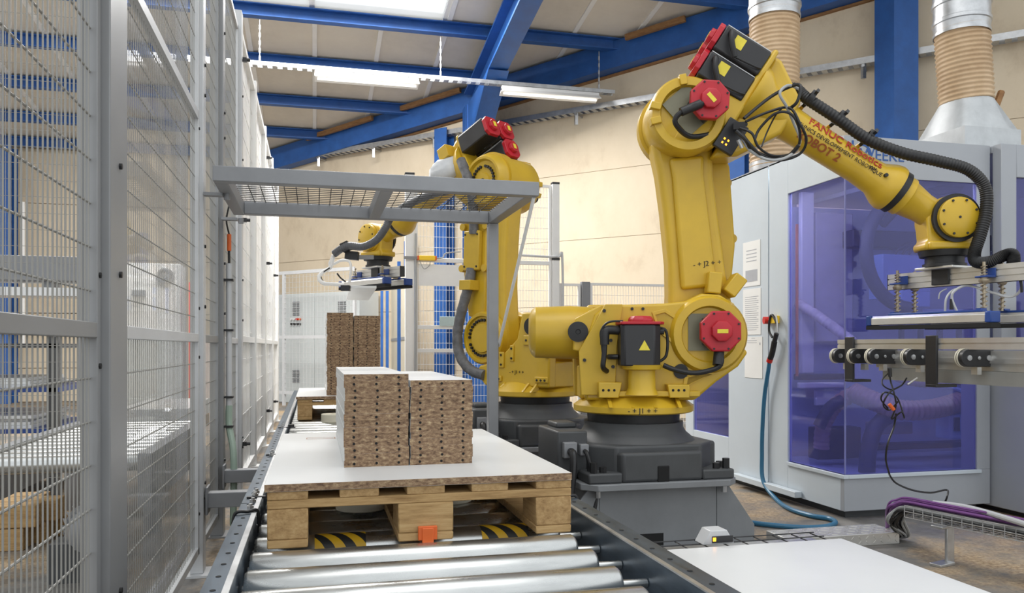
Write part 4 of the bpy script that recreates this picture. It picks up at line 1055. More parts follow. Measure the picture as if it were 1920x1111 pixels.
    # J4-J6 motors behind the flange plate
    for (ty, tz_) in ((-0.11, 0.245), (-0.11, 0.385), (0.03, 0.385)):
        mm = G(E).box(-0.065, 0.176, ty - 0.062, ty + 0.062, tz_ - 0.062, tz_ + 0.062).build('wrist_motor', BLKM, t, 0.008)
        G(E).prism([(ty - 0.066, tz_ - 0.04), (ty - 0.04, tz_ - 0.066), (ty + 0.04, tz_ - 0.066), (ty + 0.066, tz_ - 0.04), (ty + 0.066, tz_ + 0.04), (ty + 0.04, tz_ + 0.066), (ty - 0.04, tz_ + 0.066), (ty - 0.066, tz_ + 0.04)], -0.092, -0.066, fn=lambda a, b, k: (k, a, b)).lathe((-0.092, ty, tz_), (-1, 0, 0), [(0, 0.042), (0.022, 0.038)], 8, phase=PI / 8).build('motor_cap', RED, mm, 0.003)
        G(E).box(0.0, 0.05, ty - 0.0635, ty - 0.0622, tz_ - 0.01, tz_ + 0.045).build('rating_sticker', LABEL, mm)
        G(E).box(-0.117, -0.1145, ty - 0.012, ty + 0.012, tz_ - 0.018, tz_ + 0.018).build('cap_sticker', LABEL, mm)
        G(E).box(-0.06, 0.17, ty - 0.058, ty + 0.058, tz_ + 0.0622, tz_ + 0.066).build('top_fin', FENCEL, mm)
        G(E).tube([(-0.03, ty - 0.062, tz_ + 0.03), (-0.03, ty - 0.09, tz_ + 0.03), (-0.01, ty - 0.10, tz_ - 0.01), (0.04, ty - 0.09, tz_ - 0.06)], 0.013, 10).tube([(0.04, ty - 0.09, tz_ - 0.06), (0.09, ty - 0.08, tz_ - 0.05), (0.15, ty - 0.075, tz_ - 0.04), (0.172, ty - 0.066, tz_ - 0.03)], 0.005, 8).build('motor_cable', BLK, mm)
    # forearm
    fa_ = G(E).lathe((0.20, -0.03, OFF), (1, 0, 0), [(0, 0.165), (0.03, 0.160), (0.08, 0.125), (0.16, 0.105), (0.24, 0.082), (0.34, 0.078), (0.62, 0.073), (0.72, 0.080), (0.77, 0.105), (0.80, 0.113), (0.82, 0.110)], 40).build('forearm', YEL, t, sharp=40)
    G(E).prism([(0.20, -0.09), (0.30, -0.02), (0.42, OFF - 0.09), (0.42, OFF + 0.09), (0.24, OFF + 0.20), (0.20, 0.47)], -0.12, 0.05).build('forearm_gusset', YEL, fa_, 0.02, 3)
    bb = G(E)
    for (x, z) in ((0.25, 0.12), (0.26, 0.33)): bb.cyl((x, -0.12, z), (x, -0.127, z), 0.013, 8)
    bb.cyl((0.93, -0.118, OFF), (0.93, -0.135, OFF), 0.009, 8)
    bb.build('bolts', BLK, fa_)
    pb = G(E).box(0.17, 0.27, -0.19, -0.165, -0.06, 0.09).build('connector_panel', BLKM, fa_, 0.004)
    ld = G(E)
    for k, (x, z) in enumerate(((0.20, -0.03), (0.22, -0.03), (0.20, -0.01), (0.22, -0.01))): ld.box(x - 0.004, x + 0.004, -0.1925, -0.19, z - 0.004, z + 0.004)
    ld.build('indicator_lights', LEDO, pb)
    G(E).lathe((1.02, -0.03, OFF), (1, 0, 0), [(0, 0.104), (0.032, 0.104)], 40).build('wrist_ring', BLK, fa_)
    J5 = Vector((1.317, -0.03, OFF + 0.012))
    wr_ = G(E).lathe((1.052, -0.03, OFF), (1, 0, 0), [(0, 0.094), (0.035, 0.094), (0.045, 0.085), (0.13, 0.07), (0.22, 0.07)], 36).build('wrist', YEL, t, sharp=40)
    G(E).lathe(J5 + Vector((0, -0.075, 0)), (0, 1, 0), [(0, 0.105), (0.012, 0.112), (0.14, 0.112), (0.152, 0.105)], 40).build('wrist_barrel', YEL, wr_, sharp=40)
    G(E).lathe(J5 + Vector((0, -0.074, 0)), (0, -1, 0), [(0, 0.113), (0.018, 0.113)], 40).build('cap_ring', BLK, wr_)
    G(E).lathe(J5 + Vector((0, -0.092, 0)), (0, -1, 0), [(0, 0.094), (0.02, 0.094), (0.024, 0.089)], 40).build('wrist_cap', YEL, wr_, sharp=40)
    G(E).lathe(J5 + Vector((0, 0.076, 0)), (0, 1, 0), [(0, 0.100), (0.03, 0.100), (0.034, 0.094)], 40).build('wrist_cap', YEL, wr_, sharp=40)
    bb = G(E)
    for k in range(8):
        th = 2 * PI * k / 8 + 0.2; p_ = J5 + Vector((math.cos(th) * 0.082, -0.116, math.sin(th) * 0.082)); bb.cyl(p_, p_ + Vector((0, -0.005, 0)), 0.0055, 8)
        bb.cyl(p_ + Vector((0, 0.226, 0)), p_ + Vector((0, 0.231, 0)), 0.006, 8)
    bb.cyl(J5 + Vector((0, -0.116, 0)), J5 + Vector((0, -0.119, 0)), 0.006, 8)
    bb.build('bolts', BLK, wr_)
    J5w = E @ J5
    T = Matrix.Translation(J5w) @ Matrix.Rotation(heading, 4, 'Z') @ Matrix.Rotation(wrist_tilt, 4, 'Y')
    hd = G(T).prism([(-0.125, 0.0), (-0.10, 0.05), (0.105, 0.02), (0.10, -0.135), (-0.13, -0.145), (-0.135, -0.12), (-0.115, -0.10)], -0.062, 0.062).box(-0.12, 0.10, -0.085, 0.085, -0.145, -0.105).build('wrist_head', YEL, wr_, 0.012, 3)
    fg = G(T).lathe((-0.01, 0, -0.145), (0, 0, -1), [(0, 0.115), (0.028, 0.108), (0.03, 0.085), (0.06, 0.085), (0.062, 0.095), (0.076, 0.095)], 36).build('tool_flange', BLK, wr_)
    Fp = T @ Vector((-0.01, 0, -0.221))
    return t, H, A, E, J5w, Fp, fa_, arm, wr_, tt
def pedestal(c, label):
    x, y = c; t = thing('robot_pedestal', label, 'pedestal', (x, y, 0))
    a = 0.37; k = 0.06
    pl = [(-a + k, -a), (a - k, -a), (a, -a + k), (a, a - k), (a - k, a), (-a + k, a), (-a, a - k), (-a, -a + k)]
    G().prism([(x + p, y + q) for p, q in pl], 0.282, 0.31, fn=lambda p, q, z: (p, q, z)).build('top_plate', PED, t, 0.003)
    G().box(x - 0.28, x + 0.28, y - 0.30, y + 0.30, 0.012, 0.282).build('body', PED, t, 0.003)
    G().box(x - 0.48, x + 0.48, y - 0.40, y + 0.40, 0.0, 0.012).build('floor_plate', PED, t)
    for sx_ in (-1, 1):
        for yy in (-0.295, 0.295):
            G().prism([(x + sx_ * 0.281, 0.012), (x + sx_ * 0.47, 0.012), (x + sx_ * 0.47, 0.09), (x + sx_ * 0.335, 0.281), (x + sx_ * 0.281, 0.281)], y + yy - 0.006 , y + yy + 0.006).build('gusset', PED, t, 0.002)
    G().box(x - 0.19, x + 0.02, y - 0.3015, y - 0.2995, 0.02, 0.075).build('fork_pocket', DKHOLE, t)
    bb = G()
    for (p, q) in ((-0.30, -0.33), (0.30, -0.33), (-0.30, 0.33), (0.30, 0.33)): bb.cyl((x + p, y + q, 0.25), (x + p, y + q, 0.282), 0.013, 8)
    bb.build('stud', ZINC, t)
    return t
P2 = (1.484, 3.589); P1 = (1.36, 4.90)
pedestal(P2, 'grey steel pedestal under the robot with ROBOT 2 on its arm')
pedestal(P1, 'grey steel pedestal under the robot that holds a white board')
HEAD2 = -YAW
R2 = robot((P2[0], P2[1], 0.31), HEAD2, math.radians(-5.5), math.radians(32.2), 0, 'yellow industrial robot marked ROBOT 2 with its arm stretched towards the blue grey machine', 2)
HEAD1 = math.atan2(0.821, -0.57)
R1 = robot((P1[0], P1[1], 0.31), HEAD1, math.radians(-2.3), math.radians(22), 0, 'yellow industrial robot behind the mesh canopy with grey sleeve along its upright arm', 1)

# lettering on the robot arms and turntables
t2, H2, A2, E2, J52, F2, fore2, arm2, wr2, tt2 = R2
def side_text(E, s, t_, y, txt, size, m, parent, nm='lettering', sx=1.0):
    o = E @ Vector((s, y, t_)); x = E.to_3x3() @ Vector((1, 0, 0)); z = E.to_3x3() @ Vector((0, 0, 1))
    return lettering(nm, txt, size, basis(o, x, z), m, parent, sx=sx)
def curved_text(E, s, yc, tc, r, ang, txt, size, m, parent, nm, sx=1.0, bold=0.0):
    """lettering laid on the forearm tube at the angle ang above its camera side"""
    a = math.radians(ang); x = E.to_3x3() @ Vector((1, 0, 0)); up = E.to_3x3() @ Vector((0, math.sin(a), math.cos(a)))
    o = E @ Vector((s, yc - r * math.cos(a), tc + r * math.sin(a)))
    return lettering(nm, txt, size, basis(o, x, up), m, parent, sx=sx, bold=bold)
curved_text(E2, 0.70, -0.03, 0.268, 0.0790, 28, 'FANUC Robotics', 0.056, INKR, fore2, 'maker_lettering', 1.0, 0.0006)
curved_text(E2, 0.675, -0.03, 0.268, 0.0800, -3, 'TECHNICS DEVELOPPEMENT ROBOTIQUE', 0.026, INKB, fore2, 'integrator_lettering', 1.0)
curved_text(E2, 0.865, -0.03, 0.268, 0.0785, 2, '100F', 0.022, INKB, fore2, 'load_lettering')
curved_text(E2, 0.60, -0.03, 0.268, 0.0815, -31, 'ROBOT 2', 0.054, mat('brown_red_ink', (0.30, 0.075, 0.012), 0.6), fore2, 'number_lettering', 1.0, 0.0012)
side_text(A2, 0.045, 0.33, -0.0865, '- + J2 + +', 0.034, INKB, arm2, 'axis_lettering')
for (HH, tt_, ang, nm) in ((H2, tt2, -PI / 2, 'axis'),):
    o = HH @ Vector((0, -0.2865, 0.305)); x = HH.to_3x3() @ Vector((1, 0, 0))
    lettering('axis_lettering', '- + J1 + +', 0.034, basis(o, x, (0, 0, 1)), INKB, tt_)
t1_, H1, A1, E1, J51, F1, fore1, arm1, wr1, tt1 = R1
o = H1 @ Vector((-0.02, 0.203, 0.435)); x = H1.to_3x3() @ Vector((-1, 0, 0))
lettering('axis_lettering', '- + J1 + +', 0.030, basis(o, x, (0, 0, 1)), INKB, tt1)
# ================================================================== VACUUM GRIPPERS
def spring(g, p, r, h, turns, wr):
    n = turns * 10
    pts = [Vector(p) + Vector((math.cos(2 * PI * i / 10) * r, math.sin(2 * PI * i / 10) * r, h * i / n)) for i in range(n + 1)]
    g.tube(pts, wr, 5, smooth=False)
def gripper(F, ang, label, near, far, drop, barL, shiftB, lat, sag=0.0):
    F = Vector(F); t = thing('vacuum_gripper', label, 'gripper', F)
    M = Matrix.Translation(F) @ Matrix.Rotation(ang, 4, 'Z')      # local +y runs along the bars
    zp = -0.035
    G(M).box(-0.08, 0.08, -0.10, 0.10, -0.012, -0.0005).build('adapter_plate', ALU, t, 0.002)
    pf = G(M)
    H_ = 0.078
    for (a, b) in ((0, 0.022), (0.028, 0.050), (0.056, 0.078)):
        pf.box(-0.022, 0.022, -near, far, zp + 0.022 - b, zp + 0.022 - a)
    pf.box(-0.017, 0.017, -near, far, zp + 0.022 - H_, zp + 0.022)
    pf.build('profile_beam', ALU, t)
    for y in (-near - 0.003, far): G(M).box(-0.0225, 0.0225, y, y + 0.003, zp + 0.022 - H_, zp + 0.022).build('end_cap', BLKM, t)
    for s in (-1, 1): G(M).box(s * 0.0225 if s > 0 else -0.034, 0.034 if s > 0 else -0.0225, -0.045, 0.045, zp - 0.050, zp + 0.030).build('clamp_plate', BLKM, t, 0.003)
    zb = -drop                                                       # top of the vacuum bars
    for i, s in enumerate((-1, 1)):
        y0, y1 = (-barL + far + 0.04, far + 0.04) if i == 0 else (-barL + far + 0.04 - shiftB, far + 0.04 - shiftB)
        bx = s * lat
        vb = G(M).prism([(bx - 0.030, zb - 0.045), (bx + 0.030, zb - 0.045), (bx + 0.030, zb - 0.012), (bx + 0.018, zb), (bx - 0.018, zb), (bx - 0.030, zb - 0.012)], y0 + 0.03, y1 - 0.03).build('vacuum_bar', ALU, t, 0.002)
        for (a, b) in ((y0, y0 + 0.03), (y1 - 0.03, y1)):
            G(M).box(bx - 0.033, bx + 0.033, a, b, zb - 0.048, zb + 0.002).build('bar_end_cap', BLUEF, vb, 0.005)
        G(M).box(bx - 0.017, bx + 0.017, y0 + 0.05, y1 - 0.12, zb + 0.0005, zb + 0.010).build('top_strip', BLUEF, vb, 0.002)
        G(M).box(bx - 0.030, bx + 0.030, y0, y1, zb - 0.068, zb - 0.0485).build('foam_pad', FOAM, vb)
        for q, y in enumerate((far - 0.09, -near + 0.16)):
            ztop = zp + 0.035
            pl = G(M); px_ = s * min(lat, 0.062)
            px_ = bx if lat < 0.09 else s * 0.062
            pl.cyl((px_, y, zb + 0.008), (px_, y, ztop), 0.007, 10)
            spring(pl, M.inverted() @ (M @ Vector((px_, y, zb + 0.012))), 0.013, max(0.02, drop - 0.105), 6, 0.0028)
            spring(pl, Vector((px_, y, zp - 0.03)), 0.012, 0.05, 4, 0.0026)
            pl.lathe((px_, y, zp - 0.062), (0, 0, 1), [(0, 0.016), (0.01, 0.022), (0.018, 0.022), (0.02, 0.016), (0.03, 0.016)], 16)
            p_ = pl.build('spring_plunger', mat('brassy_steel', (0.42, 0.36, 0.27), 0.38, 0.8, 0.15, 30), t)
            G(M).box(min(s * 0.0225, px_ + s * 0.022), max(s * 0.0225, px_ + s * 0.022), y - 0.03, y + 0.03, zp - 0.036, zp - 0.028).box(min(s * 0.0225, s * 0.029), max(s * 0.0225, s * 0.029), y - 0.03, y + 0.03, zp - 0.035, zp + 0.008).build('plunger_bracket', BLUEF, p_, 0.002)
            if lat >= 0.09:
                G(M).box(min(px_, bx), max(px_, bx), y - 0.012, y + 0.012, zb + 0.0102, zb + 0.018).build('cross_arm', BLUEF, p_)
    return t, M, zb
gang2 = math.radians(11.0)                # rotation of the bars from the conveyor direction
g2, MG2, zb2 = gripper(F2, gang2, 'aluminium vacuum gripper with blue end caps over the belt infeed', 0.40, 0.30, 0.225, 0.66, 0.18, 0.10)
gang1 = math.radians(32.0)
g1, MG1, zb1 = gripper(F1, gang1, 'aluminium vacuum gripper holding a white board over the far stack', 0.30, 0.30, 0.100, 0.60, 0.0, 0.10)
M = MG1
zf = F1.z + zb1 - 0.0685; nb = at(682, 540, 5.82)
b = G(Matrix.Translation((nb.x, nb.y, zf)) @ Matrix.Rotation(math.radians(-2.5), 4, 'X')).box(-0.092, 0.092, 0, 0.87, -0.019, 0).build('carried_board', [WHITE, CHIP], None, 0.0006, 1)
tag(b, 'white board held by the suction bars of the far gripper', 'board')

# ---- hose package of ROBOT 2
hp = thing('hose_package', 'black corrugated hose clipped along the forearm marked ROBOT 2', 'hose', at(1600, 250, 3.78))
path = [(1462, 172, 3.80), (1490, 166, 3.78), (1515, 186, 3.76), (1570, 222, 3.75), (1625, 260, 3.74), (1690, 286, 3.73), (1760, 302, 3.72), (1815, 318, 3.70), (1846, 350, 3.69), (1849, 395, 3.68), (1838, 440, 3.67), (1827, 475, 3.66), (1832, 491, 3.63), (1858, 490, 3.58), (1885, 478, 3.55), (1899, 478, 3.53), (1900, 498, 3.52)]
P = spline([at(*q) for q in path], 40)
G().tube(P, 0.0265, 14, ribs=0.05, smooth=False).build('corrugated_hose', BLK, hp)
for (cx_, cy_, bx_, by_) in ((1524, 180, 1500, 204), (1578, 218, 1550, 240), (1633, 254, 1606, 276)):
    a = at(cx_, cy_, 3.75); b_ = at(bx_, by_, 3.83)
    ax = (at(1625, 260, 3.74) - at(1515, 186, 3.76)).normalized()
    up = (a - b_).normalized()
    G().lathe(a - ax * 0.012 - up * 0.012, ax, [(0, 0.028), (0, 0.037), (0.024, 0.037), (0.024, 0.028)], 20, close=True).beam(a + up * 0.018, a + up * 0.040, 0.024, 0.014, ax).build('clamp', BLKM, hp)
    cl = G().cyl(a - up * 0.045, b_ + (a - b_) * 0.25, 0.011, 10).build('clamp_stem', BLKM, hp)
    G().cyl(b_ + (a - b_) * 0.25, b_ - up * 0.02, 0.010, 8, 0.013).build('clamp_post', mat('amber_stud', (0.62, 0.36, 0.03), 0.4), hp)
lp = thing('cable_loops', 'loose black and grey cables looped beside the elbow of ROBOT 2', 'cable', at(1450, 240, 3.6))
loops = [([(1395, 222), (1440, 185), (1475, 165), (1500, 160), (1495, 190), (1478, 205)], 0.0075, BLK),
         ([(1398, 228), (1440, 210), (1480, 202), (1500, 232), (1512, 262), (1500, 288), (1465, 300), (1430, 292), (1405, 268), (1392, 250)], 0.006, BLK),
         ([(1392, 262), (1410, 285), (1445, 300), (1480, 292), (1500, 265), (1488, 230), (1475, 200), (1462, 175), (1478, 160), (1500, 168)], 0.0065, GREYC),
         ([(1388, 240), (1410, 250), (1422, 275), (1450, 292), (1490, 285), (1500, 250), (1485, 215), (1455, 212), (1425, 240), (1415, 262)], 0.006, BLK),
         ([(1380, 245), (1398, 262), (1412, 282), (1450, 296), (1478, 292), (1498, 272)], 0.0085, BLK),
         ([(1470, 200), (1455, 215), (1438, 248), (1428, 275)], 0.0035, BLK)]
for k, (pts, r_, m_) in enumerate(loops):
    G().tube([at(x, y, 3.56 + 0.035 * math.sin(i * 1.3 + k)) for i, (x, y) in enumerate(pts)], r_, 8).build('cable', m_, lp)
for (x, y) in ((1392, 256), (1400, 268), (1384, 262)):
    p = at(x, y, 3.57); G().cyl(p, p + Vector((0.02, 0, -0.035)), 0.009, 8).build('cable_plug', ZINC, lp)
G().beam(at(1386, 235, 3.64), at(1386, 235, 3.57), 0.05, 0.03).build('cable_gland', BLKM, lp)
# thin air lines on the gripper of ROBOT 2
al = thing('air_lines', 'thin clear and black air lines hanging from the gripper above the belts', 'hose', at(1790, 560, 3.7))
for pts, r_, m_ in (([(1795, 585, 3.72), (1785, 560, 3.72), (1790, 545, 3.71), (1815, 535, 3.7), (1860, 548, 3.6), (1895, 556, 3.55), (1915, 540, 3.5), (1910, 510, 3.5), (1904, 495, 3.5)], 0.006, FENCEL),
                    ([(1772, 585, 3.75), (1774, 560, 3.74), (1785, 545, 3.74), (1800, 540, 3.73)], 0.005, FENCEL),
                    ([(1903, 497, 3.5), (1914, 528, 3.48), (1916, 548, 3.48)], 0.006, BLK),
                    ([(1760, 560, 3.74), (1763, 548, 3.74), (1775, 541, 3.74)], 0.003, GREYC)):
    G().tube([at(*q) for q in pts], r_, 8).build('air_line', m_, al)
G().cyl(at(1784, 580, 3.72), at(1783, 560, 3.72), 0.009, 8, 0.005).build('fitting', BLK, al)

# ---- hose package of the far robot
hp = thing('hose_package', 'grey hose and white tubes looping beside the far gripper', 'hose', at(690, 450, 5.8))
P = [at(*q) for q in ((868, 352, 5.05), (815, 362, 5.25), (768, 382, 5.5), (735, 405, 5.7), (722, 428, 5.72), (705, 450, 5.74), (680, 462, 5.76), (650, 461, 5.78), (626, 476, 5.80))]
G().tube(spline(P, 30), 0.028, 12, ribs=0.03, smooth=False).build('grey_hose', mat('grey_hose', (0.10, 0.105, 0.115), 0.5), hp)
G().beam(at(645, 455, 5.8), at(652, 470, 5.8), 0.07, 0.06).build('hose_clamp', BLKM, hp)
G().beam(at(648, 478, 5.85), at(672, 480, 5.85), 0.06, 0.06).build('valve_block', BLKM, hp)
G().beam(at(668, 482, 5.9), at(700, 482, 5.95), 0.03, 0.03).build('valve_arm', STEELG, hp)
for pts, r_, m_ in (([(625, 478), (620, 500), (605, 510), (598, 520), (605, 530), (622, 532), (645, 534)], 0.014, WHITEP),
                    ([(624, 480), (618, 495), (625, 495), (640, 488), (655, 490), (658, 505), (655, 530)], 0.010, WHITEP),
                    ([(618, 502), (602, 515), (610, 530), (640, 530)], 0.005, BLK), ([(632, 512), (638, 520), (648, 528)], 0.006, BLK)):
    G().tube([at(x, y, 5.80 + 0.02 * math.sin(i)) for i, (x, y) in enumerate(pts)], r_, 8).build('tube', m_, hp)
G().beam(at(640, 540, 5.80), at(656, 540, 5.80), 0.05, 0.04).build('ejector', BLKM, hp)
# cloth cover over the elbow cables of the far robot
g = G(E1).lathe((0.36, 0.07, 0.30), (0.7, 0.2, 0.1), [(-0.13, 0.04), (-0.10, 0.07), (-0.04, 0.088), (0.04, 0.08), (0.09, 0.065), (0.13, 0.04)], 18)
for i, v in enumerate(g.v): g.v[i] = v + Vector((random.uniform(-1, 1), random.uniform(-1, 1), random.uniform(-1, 1))) * 0.011
tag(g.build('cable_cover', mat('white_cloth', (0.66, 0.68, 0.70), 0.8), None, sharp=60), 'crumpled white cloth wrapped round cables on the far robot elbow', 'cover')
G(E1).box(0.27, 0.36, 0.03, 0.12, 0.36, 0.45).build('cable_clamp', YELD, t1_, 0.004)
# ================================================================== BLUE GREY MACHINE ON THE RIGHT
MX, MYF = 2.67, 3.62                    # left side plane, front plane
MB_, MTOP = 0.045, 2.00                 # bottom and top of the casing
WZ0, WZ1 = 0.235, 1.79                  # window sill and head
mc = thing('processing_machine', 'large blue grey panel processing machine with violet windows', 'machine', (3.3, 4.8, 0))
xr = 3.585; yb = 5.45
yl = lambda px: on_x(px, 600, MX).y     # where a picture column meets the left side
y_seam, y_w0 = yl(1441), yl(1477)
# left side: far door panel, near door frame with the window
th = 0.03
y_fw0, y_fw1 = yl(1366), yl(1300)
g = G()
g.box(MX, MX + th, y_seam + 0.006, y_fw0, MB_, MTOP); g.box(MX, MX + th, y_fw1, yb, MB_, MTOP)
g.box(MX, MX + th, y_fw0, y_fw1, MB_, 0.30); g.box(MX, MX + th, y_fw0, y_fw1, 0.78, MTOP)
g.build('side_panel', MACH, mc, 0.002)
G().box(MX + 0.010, MX + 0.014, y_fw0, y_fw1, 0.30, 0.78).build('small_window', VIOLET, mc)
g = G().box(MX, MX + th, y_w0, y_seam - 0.006, MB_, MTOP); g.box(MX, MX + th, MYF + 0.03, y_w0, WZ1, MTOP); g.box(MX, MX + th, MYF + 0.03, y_w0, MB_, WZ0)
g.build('side_door', MACH, mc, 0.002)
G().box(MX + 0.012, MX + 0.016, MYF + 0.012, y_w0, WZ0, WZ1).build('side_window', VIOLET, mc)
# front: header, sill, right jamb, window
xw = 3.50
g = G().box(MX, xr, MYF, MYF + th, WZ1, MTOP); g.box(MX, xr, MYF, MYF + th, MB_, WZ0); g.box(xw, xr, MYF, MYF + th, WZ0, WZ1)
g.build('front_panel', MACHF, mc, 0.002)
G().box(MX + 0.012, xw, MYF + 0.010, MYF + 0.014, WZ0, WZ1).build('front_window', VIOLET, mc)
G().box(MX - 0.012, MX + 0.02, MYF - 0.012, y_w0, WZ0 - 0.02, WZ0).box(MX + 0.0201, xw + 0.02, MYF - 0.012, MYF + 0.012, WZ0 - 0.02, WZ0).build('window_sill', MACH, mc, 0.002)
G().box(MX + 0.010, MX + 0.017, MYF + 0.008, MYF + 0.015, WZ0, WZ1).build('corner_profile', mat('corner_violet', (0.16, 0.17, 0.42), 0.4), mc)
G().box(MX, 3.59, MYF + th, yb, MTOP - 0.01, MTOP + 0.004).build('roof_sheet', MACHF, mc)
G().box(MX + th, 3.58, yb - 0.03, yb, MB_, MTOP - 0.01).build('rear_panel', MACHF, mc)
G().box(MX + 0.05, 3.55, MYF + 0.06, yb - 0.05, 0.0, MB_ + 0.005).build('plinth', CAST, mc)
G().box(MX - 0.05, MX - 0.004, yl(1505), yl(1385), 0.05, 0.085).build('side_step', MACH, mc, 0.003)
# logo on the header
lx = MX + 0.045
G().box(lx, lx + 0.012, MYF - 0.0018, MYF - 0.0004, 1.83, 1.975).box(lx + 0.012, lx + 0.11, MYF - 0.0018, MYF - 0.0004, 1.83, 1.84).build('logo_bar', LOGO, mc)
G().lathe((lx + 0.062, MYF - 0.0018, 1.905), (0, 1, 0), [(0, 0.058), (0.0012, 0.058), (0.0012, 0.046), (0, 0.046)], 32, close=True).build('logo_ring', LOGO, mc)
lettering('logo_lettering', 'WEEKE', 0.085, basis((lx + 0.185, MYF - 0.0012, 1.905), (1, 0, 0), (0, 0, 1)), LOGO, mc)
# interior
XI = 4.86; YI = 5.05
G().box(MX + 0.25, XI, YI + 0.02, YI + 0.06, 0.1, 1.9).build('inner_wall', MACHD, mc)
G().box(MX + 0.05, XI, 3.86, YI, 0.05, 0.12).build('inner_floor', MACHD, mc)
DKL = mat('dark_loop', (0.035, 0.04, 0.075), 0.5)
SKY = mat('inner_sky_blue', (0.20, 0.32, 0.62), 0.45); PAL = mat('inner_pale_blue', (0.35, 0.50, 0.74), 0.45)
def iy(px, py, Y=4.4): return on_y(px, py, Y)
def ibox(px0, px1, py0, py1, Y, dep, nm, m_, bev=0.008):
    a, b = iy(px0, py1, Y), iy(px1, py0, Y)
    return G().box(a.x, b.x, Y, Y + dep, a.z, b.z).build(nm, m_, mc, bev)
ibox(1600, 1860, 440, 462, 4.72, 0.12, 'work_beam', DKL)
ibox(1655, 1745, 478, 560, 4.55, 0.14, 'drill_head', SKY); ibox(1690, 1745, 545, 575, 4.50, 0.05, 'drill_chuck', SKY)
ibox(1780, 1850, 775, 823, 4.25, 0.12, 'inner_box', PAL)
ibox(1790, 1800, 782, 808, 4.24, 0.008, 'box_slot', DKL, 0)
ibox(1600, 1862, 826, 846, 4.70, 0.12, 'guide_rail', DKL)
ibox(1640, 1712, 790, 815, 4.62, 0.10, 'inner_motor', STEELG)
ibox(1730, 1860, 580, 592, 4.66, 0.08, 'guide_rail', PAL)
for k in range(4): ibox(1690 + 36 * k, 1696 + 36 * k, 593, 660, 4.74, 0.03, 'inner_bracket', DKL, 0)
ring = [iy(1712 + math.cos(a) * 88, 470 - math.sin(a) * 108, 4.40) for a in [math.radians(28 + 14 * k) for k in range(18)]]
G().tube(ring, 0.042, 16).build('energy_chain_loop', DKL, mc)
G().tube([iy(1800, 352, 4.45), iy(1740, 362, 4.45), iy(1690, 385, 4.5), iy(1655, 420, 4.5)], 0.03, 12).build('cable_loop', DKL, mc)
for dx in (0, 14, 26): G().tube([iy(1676 + dx, 480, 4.56), iy(1690 + dx, 462, 4.56), iy(1716 + dx, 452, 4.6)], 0.008, 8).build('head_cable', DKL, mc)
G().tube(spline([iy(1600, 735, 4.5), iy(1640, 752, 4.36), iy(1690, 768, 4.28), iy(1750, 766, 4.26), iy(1800, 752, 4.30), iy(1830, 738, 4.38), iy(1862, 740, 4.5)], 26), 0.062, 18, ribs=0.05, smooth=False).build('suction_hose', HOSEI, mc)
G().tube(spline([iy(1672, 700, 4.5), iy(1705, 713, 4.42), iy(1760, 717, 4.40), iy(1830, 706, 4.45)], 26), 0.033, 14, ribs=0.05, smooth=False).build('suction_hose', HOSEI, mc)
G().tube([iy(1740, 722, 4.34), iy(1790, 728, 4.3), iy(1818, 742, 4.24), iy(1826, 762, 4.2)], 0.014, 8).build('strap', PAL, mc)
G().tube([iy(1625, 890, 4.3), iy(1628, 845, 4.3), iy(1642, 800, 4.32), iy(1670, 776, 4.36)], 0.05, 14).build('dark_hose', DKL, mc)
# behind the side window
G().tube(spline([iy(1540, 840, 4.62), iy(1545, 795, 4.6), iy(1568, 758, 4.56), iy(1605, 735, 4.5)], 20), 0.05, 14, ribs=0.05, smooth=False).build('suction_hose', HOSEI, mc)
G().tube([iy(1535, 800, 4.52), iy(1555, 765, 4.5), iy(1580, 750, 4.48)], 0.04, 12).build('dark_hose', DKL, mc)
G().tube(spline([iy(1496, 568, 5.0), iy(1530, 590, 4.85), iy(1565, 615, 4.72), iy(1600, 642, 4.6)], 24), 0.035, 14, ribs=0.06, smooth=False).build('pale_hose', mat('pale_hose', (0.66, 0.60, 0.62), 0.5), mc)
ibox(1503, 1527, 360, 700, 4.98, 0.04, 'inner_post', WHITEP)
ibox(1493, 1497, 420, 705, 4.92, 0.01, 'orange_wire', ORANGE, 0)
ibox(1495, 1600, 700, 712, 4.92, 0.05, 'inner_shelf', DKL); ibox(1500, 1585, 716, 728, 4.90, 0.04, 'inner_shelf', WHITEP)
ibox(1530, 1600, 730, 760, 4.96, 0.03, 'inner_sign', WHITEP)
ibox(1535, 1615, 800, 862, 4.60, 0.12, 'inner_frame', CAST)
ibox(1530, 1600, 400, 640, 5.0, 0.04, 'mesh_reflection', mat('reflection_pale', (0.52, 0.52, 0.62), 0.5))  # pale slab standing in for the fence mesh reflected in the window
G().box(MX + 0.10, xw, MYF + 0.05, MYF + 0.09, MTOP - 0.06, MTOP - 0.02).build('added_fill_strip', mat('fill_glow', (1.0, 1.0, 1.0), 0.4, emit=14.0), mc)  # glowing strip added out of sight behind the header to brighten the interior
G().box(MX + 0.06, MX + 0.10, MYF + 0.15, 5.0, MTOP - 0.06, MTOP - 0.02).build('added_fill_strip', mat('fill_glow', (1, 1, 1)), mc)  # second added glowing strip along the side, also only to brighten
